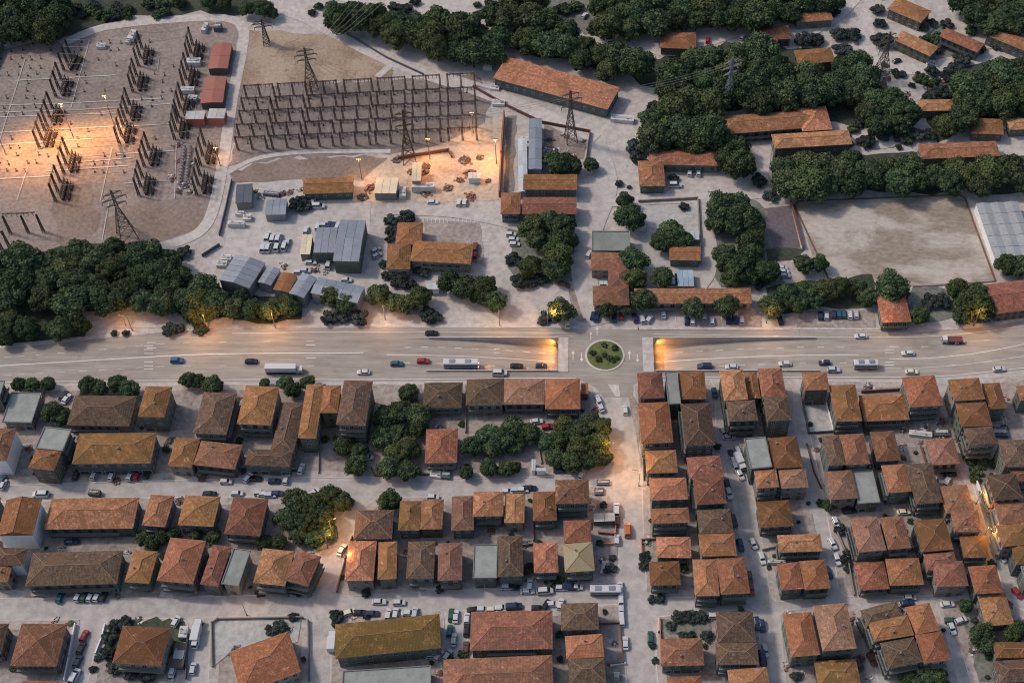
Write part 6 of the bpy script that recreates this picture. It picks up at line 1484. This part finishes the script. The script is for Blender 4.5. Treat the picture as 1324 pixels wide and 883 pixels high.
CARS = [
 ('Z', 'driving on the boulevard beside the long white lorry', [(229, 466, 'blue', 'suv', 0), (325, 467, 'black', 'sedan', 0)]),
 ('Z', 'driving on the boulevard between lorry and city bus', [(470, 481, 'white', 'sedan', 180), (513, 470, 'teal', 'sedan', 0), (547, 466, 'red', 'sedan', 0)]),
 ('Z', 'heading into the underpass behind the city bus', [(668, 473, 'black', 'sedan', 0), (700, 473, 'navy', 'hatchback', 0)]),
 ('Z', 'on the side lane above the boulevard houses', [(646, 482.5, 'white', 'van', 0)]),
 ('Z', 'on the far carriageway by the depot entrance', [(558, 430.5, 'black', 'sedan', 0)]),
 ('Z', 'leaving the underpass on the boulevard', [(911, 474, 'navy', 'van', 180), (946, 474, 'white', 'sedan', 180)]),
 ('Z', 'driving near the short red and white bus', [(1015, 470, 'white', 'sedan', 180), (1066, 468.5, 'navy', 'hatchback', 180), (1078, 478, 'silver', 'suv', 0)]),
 ('Z', 'driving on the curve of the boulevard', [(1174, 456.5, 'white', 'sedan', 180), (1179, 480.5, 'cream', 'sedan', 0), (1292, 477, 'silver', 'sedan', 5), (1241, 441, 'silver', 'hatchback', 8)]),
 ('Z', 'on the far carriageway by the orange house', [(1113, 434.5, 'white', 'sedan', 180)]),
 ('C', 'driving up the avenue to the roundabout', [(656, 350, 'white', 'hatchback', 93)]),
 ('C', 'parked at the kerb beside the roundabout exit', [(519, 298, 'white', 'hatchback', 110), (531, 335, 'white', 'sedan', 108)]),
 ('G', 'on the avenue south of the grove', [(650, 135, 'orange', 'van', 90)]),
 ('G', 'parked on the avenue kerb by the gardens', [(596, 35, 'white', 'van', 88), (596, 85, 'brown', 'suv', 88), (597, 180, 'white', 'hatchback', 88)]),
 ('G', 'queued along the avenue kerb below the midibus', [(614, 412, 'white', 'hatchback', 92), (616, 440, 'white', 'hatchback', 92), (617, 470, 'white', 'hatchback', 92), (619, 512, 'silver', 'sedan', 92), (620, 545, 'white', 'hatchback', 92), (622, 575, 'white', 'hatchback', 92)]),
 ('G', 'parked beside the avenue plot', [(639, 685, 'white', 'sedan', 90), (762, 660, 'green', 'sedan', 88)]),
 ('A', 'parked in the western lane', [(335, 295, 'white', 'sedan', 70), (322, 280, 'black', 'sedan', 70)]),
 ('A', 'on the cross street before the second row', [(205, 775, 'white', 'van', 180), (1055, 772, 'black', 'sedan', 0), (1195, 770, 'white', 'hatchback', 0), (1310, 768, 'silver', 'hatchback', 0)]),
 ('A', 'parked in front of the long ochre house', [(385, 675, 'black', 'sedan', 82), (475, 678, 'silver', 'hatchback', 82), (563, 682, 'white', 'hatchback', 82), (655, 683, 'white', 'hatchback', 82), (690, 680, 'red', 'hatchback', 82), (740, 672, 'black', 'hatchback', 82)]),
 ('A', 'parked by the white-walled house', [(10, 705, 'teal', 'hatchback', 80), (15, 725, 'white', 'hatchback', 80)]),
 ('A', 'parked before the two joined street-corner roofs', [(1138, 710, 'white', 'hatchback', 0), (1250, 692, 'silver', 'hatchback', 60), (1283, 694, 'black', 'sedan', 0)]),
 ('B', 'parked before the bent two-wing house', [(35, 695, 'black', 'sedan', 0), (135, 708, 'navy', 'hatchback', 0), (195, 698, 'white', 'hatchback', 80), (270, 648, 'white', 'sedan', 80)]),
 ('B', 'parked along the cross street by the big trees', [(85, 773, 'white', 'sedan', 0), (115, 778, 'silver', 'hatchback', 0), (150, 770, 'navy', 'sedan', 0), (335, 765, 'white', 'hatchback', 40)]),
 ('B', 'on the cross street by the mottled pair', [(935, 790, 'white', 'hatchback', 0), (605, 590, 'white', 'hatchback', 0)]),
 ('C', 'parked in the garden yard by the grove', [(210, 408, 'white', 'sedan', 5), (265, 435, 'red', 'hatchback', 10), (325, 655, 'navy', 'hatchback', 0), (435, 675, 'white', 'hatchback', 70)]),
 ('C', 'parked on the cross street before three joined roofs', [(60, 760, 'white', 'hatchback', 0), (105, 753, 'silver', 'sedan', 0), (175, 743, 'black', 'sedan', 0), (140, 752, 'white', 'hatchback', 0)]),
 ('E', 'parked in the yard of the very long bright roof', [(352, 190, 'navy', 'sedan', 5)]),
 ('E', 'parked in the row before the very long dark roof', [(383, 457, 'white', 'hatchback', 78), (414, 457, 'green', 'hatchback', 78), (445, 457, 'silver', 'hatchback', 78), (477, 457, 'white', 'hatchback', 78), (508, 455, 'black', 'hatchback', 78), (295, 460, 'teal', 'sedan', 78)]),
 ('E', 'parked along the driveway of the large red house', [(397, 710, 'black', 'sedan', 78), (380, 775, 'navy', 'sedan', 78), (365, 850, 'white', 'van', 76), (412, 650, 'red', 'hatchback', 78)]),
 ('E', 'parked in the lane by the hedged garden', [(960, 675, 'white', 'van', 88), (945, 810, 'silver', 'hatchback', 88), (845, 820, 'white', 'sedan', 86), (862, 580, 'white', 'hatchback', 70)]),
 ('F', 'climbing the lit side street', [(462, 228, 'white', 'sedan', 68)]),
 ('F', 'on the cross street before the veranda house', [(645, 483, 'white', 'sedan', 0), (743, 487, 'white', 'hatchback', 0)]),
 ('F', 'parked in the row behind the golden roof', [(548, 537, 'black', 'sedan', 0), (610, 541, 'navy', 'sedan', 0), (690, 545, 'white', 'hatchback', 85), (725, 540, 'white', 'hatchback', 85), (790, 540, 'white', 'sedan', 0), (820, 538, 'silver', 'hatchback', 85), (500, 535, 'cream', 'hatchback', 20)]),
 ('F', 'parked in the lane beside the golden roof', [(998, 548, 'green', 'sedan', 88), (1020, 555, 'white', 'sedan', 88), (1075, 563, 'white', 'hatchback', 88), (1073, 622, 'black', 'sedan', 88), (1070, 710, 'brown', 'sedan', 90), (990, 625, 'teal', 'hatchback', 88), (1010, 670, 'silver', 'sedan', 88), (905, 748, 'white', 'hatchback', 5), (936, 748, 'white', 'hatchback', 60), (980, 743, 'silver', 'hatchback', 60)]),
 ('F', 'parked before the large rusty roof', [(1110, 522, 'black', 'sedan', 10), (1150, 520, 'white', 'sedan', 0), (1235, 517, 'white', 'sedan', 0), (1200, 522, 'cream', 'hatchback', 0)]),
 ('G', 'parked along the cross street by the avenue', [(30, 513, 'white', 'hatchback', 5), (92, 508, 'navy', 'van', 5), (250, 498, 'black', 'hatchback', 60), (280, 495, 'white', 'sedan', 0), (322, 495, 'white', 'hatchback', 80), (210, 515, 'black', 'hatchback', 0)]),
 ('G', 'parked before the long brown roof', [(85, 412, 'black', 'sedan', 0), (60, 413, 'white', 'hatchback', 0), (170, 403, 'white', 'hatchback', 88), (160, 432, 'silver', 'sedan', 0), (245, 432, 'white', 'van', 5), (365, 411, 'navy', 'van', 0), (400, 412, 'white', 'hatchback', 0), (325, 415, 'white', 'hatchback', 0)]),
 ('G', 'parked on the lane behind the avenue', [(1170, 88, 'black', 'sedan', -80), (1202, 207, 'navy', 'sedan', -82), (1265, 200, 'white', 'hatchback', -70), (1075, 553, 'white', 'hatchback', 0)]),
 ('G', 'parked behind the big corner pair', [(1246, 365, 'brown', 'sedan', -86), (1254, 420, 'red', 'sedan', -86), (1283, 590, 'navy', 'sedan', -85)]),
 ('C', 'parked on the sloping lane beside the rusty stepped roofs', [(1170, 730, 'black', 'sedan', -82), (1178, 770, 'white', 'sedan', -80), (1192, 577, 'black', 'hatchback', -75), (1203, 610, 'white', 'sedan', -72), (1212, 640, 'white', 'hatchback', -72), (1235, 675, 'white', 'sedan', -70), (1225, 560, 'white', 'hatchback', -70)]),
 ('C', 'parked by the green windowed brown block', [(1152, 465, 'white', 'hatchback', -70), (1178, 487, 'silver', 'sedan', 0), (1105, 265, 'teal', 'hatchback', -85)]),
 ('H', 'parked on the lane beside the scrap yard', [(430, 38, 'black', 'sedan', 5), (700, 45, 'cream', 'sedan', 5), (365, 97, 'white', 'hatchback', -75)]),
 ('H', 'parked on the lane beside the corner pair', [(350, 200, 'white', 'sedan', -70), (372, 275, 'white', 'sedan', -80), (330, 340, 'navy', 'sedan', -75)]),
 ('H', 'parked by the slanting cluster of roofs', [(478, 785, 'black', 'sedan', -70), (712, 490, 'navy', 'sedan', 10), (542, 765, 'brown', 'sedan', -70), (730, 462, 'silver', 'hatchback', 0)]),
 ('H', 'parked beside the broad-eaved orange roof', [(915, 495, 'white', 'sedan', 5), (935, 612, 'white', 'sedan', -80), (930, 575, 'green', 'hatchback', 0), (978, 575, 'white', 'hatchback', 20), (1255, 440, 'red', 'hatchback', -60), (1180, 265, 'white', 'hatchback', -65)]),
 ('H', 'parked on the wide street past the hedge plot', [(8, 760, 'navy', 'van', -85), (20, 720, 'silver', 'sedan', -85), (5, 270, 'white', 'sedan', -80), (5, 600, 'navy', 'hatchback', -85)]),
 ('D', 'parked in the yard below the pinkish square roof', [(950, 672, 'black', 'sedan', 0), (935, 712, 'white', 'hatchback', 60)]),
 ('I', 'parked before the red-brown wings on the boulevard', [(540, 692, 'navy', 'hatchback', 80), (558, 700, 'navy', 'sedan', 80), (640, 702, 'navy', 'hatchback', 88), (675, 692, 'red', 'hatchback', 88), (740, 702, 'navy', 'sedan', 100), (775, 708, 'silver', 'hatchback', 100), (808, 707, 'white', 'hatchback', 60)]),
 ('I', 'parked before the very long orange building', [(875, 682, 'silver', 'sedan', 88), (987, 715, 'navy', 'hatchback', 88), (1013, 717, 'white', 'hatchback', 88), (1068, 697, 'silver', 'hatchback', 88), (1106, 717, 'silver', 'hatchback', 88), (1183, 710, 'navy', 'hatchback', 88), (1216, 710, 'navy', 'hatchback', 88), (1247, 713, 'white', 'hatchback', 88), (1188, 678, 'white', 'hatchback', 88), (1218, 678, 'silver', 'hatchback', 88)]),
 ('I', 'parked under the lamp-lit yellow tree', [(420, 730, 'cream', 'sedan', 92)]),
 ('I', 'parked in the clump below two parallel buildings', [(403, 542, 'brown', 'sedan', -20), (245, 535, 'white', 'hatchback', 0), (150, 305, 'white', 'hatchback', 0), (162, 330, 'white', 'hatchback', 0), (168, 352, 'white', 'hatchback', 0)]),
 ('I', 'parked beside the pale blue carport', [(918, 508, 'white', 'van', 0), (918, 528, 'white', 'van', 0), (920, 546, 'white', 'van', 0)]),
 ('I', 'parked on the white lane by the L-shaped building', [(1000, 12, 'white', 'hatchback', 85), (1042, 12, 'white', 'hatchback', 85), (930, 72, 'white', 'van', 0), (520, 400, 'white', 'hatchback', 70)]),
 ('L', 'parked in the row between trees and boulevard', [(357, 692, 'navy', 'hatchback', 85), (385, 692, 'silver', 'hatchback', 85), (420, 686, 'navy', 'hatchback', 85), (445, 684, 'teal', 'hatchback', 85), (468, 684, 'teal', 'hatchback', 85), (497, 689, 'white', 'hatchback', 85), (526, 686, 'silver', 'hatchback', 85)]),
 ('L', 'parked beneath the lit boulevard tree', [(165, 712, 'black', 'sedan', 100)]),
 ('L', 'parked below the ball court', [(175, 465, 'white', 'hatchback', 0), (183, 482, 'white', 'hatchback', 0), (188, 502, 'silver', 'hatchback', 0)]),
 ('J', 'parked in the depot yard', [(260, 368, 'white', 'van', 85), (282, 368, 'white', 'van', 85), (325, 365, 'white', 'van', 85), (360, 362, 'white', 'van', 85), (305, 325, 'white', 'van', 85), (330, 325, 'white', 'van', 85), (280, 318, 'white', 'van', 85), (375, 342, 'silver', 'hatchback', 85), (463, 285, 'white', 'hatchback', 85)]),
 ('J', 'parked behind the depot halls', [(518, 268, 'white', 'hatchback', 85), (550, 262, 'silver', 'hatchback', 0), (572, 262, 'navy', 'hatchback', 80), (592, 264, 'navy', 'hatchback', 80), (612, 266, 'white', 'hatchback', 80), (485, 438, 'white', 'sedan', 0), (570, 448, 'white', 'van', 85), (655, 522, 'white', 'hatchback', 0), (430, 485, 'white', 'hatchback', 0), (460, 478, 'silver', 'hatchback', 0)]),
 ('J', 'parked below the lit building site', [(1065, 152, 'white', 'sedan', 0), (1190, 155, 'white', 'hatchback', 85), (1216, 155, 'white', 'hatchback', 85), (520, 172, 'white', 'van', 0), (495, 150, 'silver', 'hatchback', 80)]),
 ('J', 'parked beside the angular three-winged building', [(1266, 370, 'brown', 'van', 85), (1266, 400, 'red', 'hatchback', 85), (795, 380, 'silver', 'hatchback', 40), (800, 405, 'silver', 'hatchback', 40)]),
 ('K', 'parked on the pale lane among the villas', [(880, 297, 'white', 'hatchback', 20), (412, 312, 'white', 'hatchback', 10), (190, 520, 'white', 'hatchback', 80), (155, 205, 'white', 'sedan', 0), (720, 290, 'black', 'hatchback', 30)]),
 ('M', 'parked on the lane before the lone cottage', [(625, 198, 'white', 'hatchback', 20), (715, 195, 'white', 'hatchback', 0), (1085, 192, 'red', 'hatchback', 85), (440, 45, 'white', 'hatchback', 70), (500, 75, 'white', 'hatchback', 60), (545, 45, 'white', 'van', 10), (1250, 178, 'white', 'hatchback', 60)]),
 ('M', 'parked behind the long warehouse', [(255, 240, 'white', 'sedan', -15), (565, 358, 'white', 'hatchback', -15), (628, 368, 'white', 'hatchback', -15)]),
]
NC = 0
for rg, place, L in CARS:
    for x, y, cl, kd, an in L:
        px, py = rp(rg, x, y); lb = '%s %s %s' % (CN[cl], kd, place); NC += 1
        same = sum(1 for t in L if t[2] == cl and t[3] == kd)
        car(px, py, cl, kd, an, lb, 'cars ' + place)
# ---------------------------------------------------------------- lamps that are lit in the photograph
def lamp(px, py, h, arm, rz, label, power=900, head=None, cone=130):
    p = W(px, py); root = empty('street_lamp', (p.x, p.y, 0), R(rz)); tag(root, label, 'street lamp')
    q = MB(); q.cyl((0, 0, 0), .13, h, 8, 0, 'z', .08); q.cyl((0, 0, 0), .24, .5, 8); q.build('pole', MT['pole'], root)
    q = MB(); q.bar((0, 0, h - .1), (arm, 0, h + .35), .1); q.build('arm', MT['pole'], root)
    q = MB(); q.box((arm + .35, 0, h + .38), (.8, .34, .16), 0, 0, .8); hd = q.build('lamp_head', MT['pole'], root)
    q = MB(); q.box((arm + .35, 0, h + .24), (.6, .26, .12), 0, 0); q.build('lamp_glass', MT['lamp_glow'], hd)
    ld = bpy.data.lights.new('lamp_light', 'POINT'); ld.energy = power; ld.color = (1.0, .47, .13); ld.shadow_soft_size = .3
    lo = bpy.data.objects.new('lamp_light', ld); lo.location = (arm + .35, 0, h - .15); link(lo, root); return root
LP = 1.0
for (x, y, h, a, rz, pw, lb) in (
 (269, 427, 9, 2.2, -90, 2600, 'lit street lamp on the highway edge beneath the grove'), (356, 424, 9, 2.2, -90, 2600, 'lit street lamp before the metal sheds on the highway edge'),
 (498, 413, 8, 2.2, -90, 1400, 'lit street lamp between trees by the depot entrance'), (646, 421, 9, 2.2, -90, 1400, 'lit street lamp beside the trio of roadside trees'),
 (708, 421.5, 8, 1.6, 10, 2200, 'lit street lamp under the yellow tree by the roundabout'), (991, 418, 8, 2.2, -90, 1300, 'lit street lamp at the corner trees east of the long orange building'),
 (1142, 425, 8, 2.2, -90, 450, 'lit street lamp before the orange house on the boulevard'), (1259, 422, 9, 2.2, -90, 1800, 'lit street lamp beneath the trees by the huge hall'),
 (171, 427, 7, 1.4, 150, 500, 'small lit lamp on the frontage road below the grove'), (163, 421, 5, 1.0, 150, 300, 'second small lit lamp on the frontage road'),
 (431, 694, 10, 1.5, 20, 1800, 'lit street lamp in the trees at the top of the side street'), (424, 708, 7, 1.2, 20, 900, 'lower lit street lamp on the side street'),
 (448, 733, 8, 1.0, 10, 500, 'lit street lamp at the corner house of the side street'), (784, 592, 9, 1.8, 0, 2200, 'lit street lamp in the round grove by the avenue'),
 (1262, 652, 8, .8, -60, 1500, 'lit street lamp on the narrow lane of balconied houses'), (1271, 697, 8, .8, -60, 1200, 'lower lit street lamp on the narrow lane'),
 (826, 628, 9, 1.6, 180, 2200, 'lit street lamp on the east kerb of the avenue'),
 (319, 795, 7, 1.0, 90, 300, 'lit street lamp above the walled plot')):
    lamp(x, y, h, a, rz, lb, pw * LP)
def floodlight(px, py, h, aim, power, label, size=70):
    p = W(px, py); root = empty('floodlight_mast', (p.x, p.y, 0)); tag(root, label, 'floodlight')
    q = MB(); q.cyl((0, 0, 0), .2, h, 8, 0, 'z', .12); q.build('pole', MT['pole'], root)
    q = MB(); q.box((0, 0, h + .1), (1.8, .3, .3)); hd = q.build('head_frame', MT['pole'], root)
    for s in (-.6, 0, .6):
        q = MB(); q.box((s, -.05, h - .2), (.26, .24, .2)); q.build('flood_lamp', MT['lamp_glow'], hd)
    d = W(*aim) - Vector((p.x, p.y, h))
    ld = bpy.data.lights.new('flood_light', 'SPOT'); ld.energy = power; ld.color = (1.0, .45, .13); ld.spot_size = R(size); ld.spot_blend = 1.0; ld.shadow_soft_size = .4
    lo = bpy.data.objects.new('flood_light', ld); lo.location = (0, 0, h - .5); lo.rotation_euler = d.to_track_quat('-Z', 'Y').to_euler(); link(lo, root)
FL = 0.62
for x, y, h, aim, pw, lb, sz in (
 (8, 200, 18, (45, 200), 70000, 'floodlight mast lighting the left edge of the substation', 120), (95, 178, 18, (75, 197), 70000, 'floodlight mast among the far-left gantries', 130),
 (150, 168, 18, (130, 190), 60000, 'floodlight mast by the middle gantry row', 130), (285, 215, 10, (288, 190), 7000, 'floodlight mast on the perimeter road beside the gantries', 130),
 (468, 232, 11, (480, 238), 8000, 'floodlight mast by the cream site hut', 140), (642, 212, 13, (612, 212), 26000, 'floodlight mast by the tall rusty wall', 140),
 (556, 206, 11, (560, 222), 14000, 'floodlight mast in the middle of the building site', 140), (612, 172, 11, (600, 180), 7000, 'floodlight mast at the gantry field corner', 130)):
    floodlight(x, y, h, aim, pw * FL, lb, sz)
# lamps under the roundabout deck at both portals
for x, s, nm in ((TXP0 - .3, -1, 'western'), (TXP1 + .3, 1, 'eastern')):
    for y, pw, ty in ((TN - 1.2, 2400, TN - 3.0), (TN - 6.5, 1100, TN - 7.0), (TS + 1.8, 1100, TS + 3.0)):
        root = empty('portal_lamp', (x, y, -.7)); tag(root, 'glowing orange lamp fixed on the %s underpass portal' % nm, 'lamp', 'lamps on the %s portal' % nm)
        q = MB(); q.box((0, 0, .12), (.3, .7, .12)); q.build('housing', MT['pole'], root)
        q = MB(); q.box((s * .03, 0, 0), (.26, .5, .12)); q.build('lamp_glass', MT['lamp_glow'], root)
        ld = bpy.data.lights.new('portal_light', 'SPOT'); ld.energy = pw; ld.color = (1.0, .40, .07); ld.shadow_soft_size = .25; ld.spot_size = R(150); ld.spot_blend = 1.0
        lo = bpy.data.objects.new('portal_light', ld); lo.location = (s * .5, 0, -.2); lo.rotation_euler = Vector((s * 1.0, (ty - y) * .1, -.55)).to_track_quat('-Z', 'Y').to_euler(); link(lo, root)
# ---------------------------------------------------------------- clutter in the yards
def heap_mesh(seed, mats, n=16, sp=1.6):
    r = random.Random(seed); q = MB(); q.cyl((0, 0, -.1), sp * .95, .2, 9, 0, 'z', sp * .6)
    for k in range(n):
        x, y = r.gauss(0, sp * .5), r.gauss(0, sp * .4); s = r.uniform(.25, .8); hh = r.uniform(.15, .7) * max(.3, 1 - math.hypot(x, y) / sp / 1.6)
        q.box((x, y, hh / 2), (s, s * r.uniform(.4, 1.2), hh), r.uniform(0, 3), r.randrange(len(mats)))
    for k in range(3): q.bar((r.uniform(-1, 1), r.uniform(-1, 1), .3), (r.uniform(-1.5, 1.5), r.uniform(-1.5, 1.5), r.uniform(.2, .9)), .09, 0)
    return q.mesh('clutter_heap', [MT[k] for k in mats])
HEAP = [heap_mesh(k, m_) for k, m_ in enumerate((('wall_4', 'slate', 'junk_white'), ('fence_brown', 'wall_3', 'slate'), ('concrete', 'metal_rust', 'junk_white'), ('wall_2', 'slate', 'fence_brown')))]
SITE = [heap_mesh(20 + k, m_, 22, 2.2) for k, m_ in enumerate((('wall_4', 'metal_rust', 'cream'), ('fence_brown', 'wall_3', 'metal_rust')))]
def free(p, marg=0.6):
    for c, u, v in FOOT:
        d = Vector((p.x - c.x, p.y - c.y, 0))
        if abs(d.dot(u.normalized())) < u.length + marg and abs(d.dot(v.normalized())) < v.length + marg: return False
    return True
rc_ = random.Random(21); nb = nh = 0; used = []
for k in range(6000):
    if nb >= 110 and nh >= 90: break
    px, py = rc_.uniform(0, 1324), rc_.uniform(500, 880)
    if not onblock(px, py): continue
    p = W(px, py)
    if not free(p) or any((p - q_).length < 3.5 for q_ in used): continue
    near = min((Vector((p.x - c.x, p.y - c.y, 0)).length - max(u.length, v.length)) for c, u, v in FOOT)
    if near > 6: continue
    used.append(p)
    if rc_.random() < .55 and nb < 110:
        r_ = rc_.uniform(.6, 1.5); o = inst('garden_bush', rc_.choice(BUSH + SHRUB), None, (p.x, p.y, .12 + r_ * .5), rc_.uniform(0, 6), (r_, r_, r_ * .8)); nb += 1
        tag(o, 'small dark garden bush in a yard between the tiled houses', 'bush', 'garden bushes between the houses')
    elif nh < 90:
        o = inst('clutter_heap', rc_.choice(HEAP), None, (p.x, p.y, .2), rc_.uniform(0, 6), (rc_.uniform(.7, 1.2),) * 3); nh += 1
        tag(o, 'small heap of crates and planks in a yard between the tiled houses', 'heap', 'clutter heaps between the houses')
for (x0, x1, y0, y1, n_, meshes, lb, gp) in ((462, 645, 200, 262, 17, SITE, 'small heap of brownish debris and beams on the lit building site', 'debris on the building site'),
        (704, 756, 172, 205, 10, HEAP, 'small heap of pale rubble in the walled rubble yard', 'rubble in the walled yard'), (222, 250, 185, 255, 14, HEAP, 'small heap of parts along the switch yard road', 'parts along the switch yard road'),
        (300, 400, 245, 262, 10, HEAP, 'small heap of scrap behind the depot', 'scrap behind the depot'), (330, 440, 340, 355, 10, HEAP, 'small heap of scrap behind the metal sheds', 'scrap behind the metal sheds'),
        (1180, 1230, 545, 580, 12, HEAP, 'small heap of junk in the fenced yard', 'junk in the fenced yard'), (1135, 1240, 90, 130, 14, HEAP, 'small heap of stones on the pale ground by the far pylon', 'stones by the far pylon')):
    for k in range(n_):
        p = W(rc_.uniform(x0, x1), rc_.uniform(y0, y1))
        if not free(p): continue
        o = inst(lb.split()[2] + '_heap' if lb.split()[2] not in ('of',) else 'debris_heap', rc_.choice(meshes), None, (p.x, p.y, .1), rc_.uniform(0, 6), (rc_.uniform(.7, 1.3),) * 3); tag(o, lb, 'heap', gp)
print('trees', NT, 'cars', NC, 'windows', NWIN, 'objects', len(bpy.data.objects))
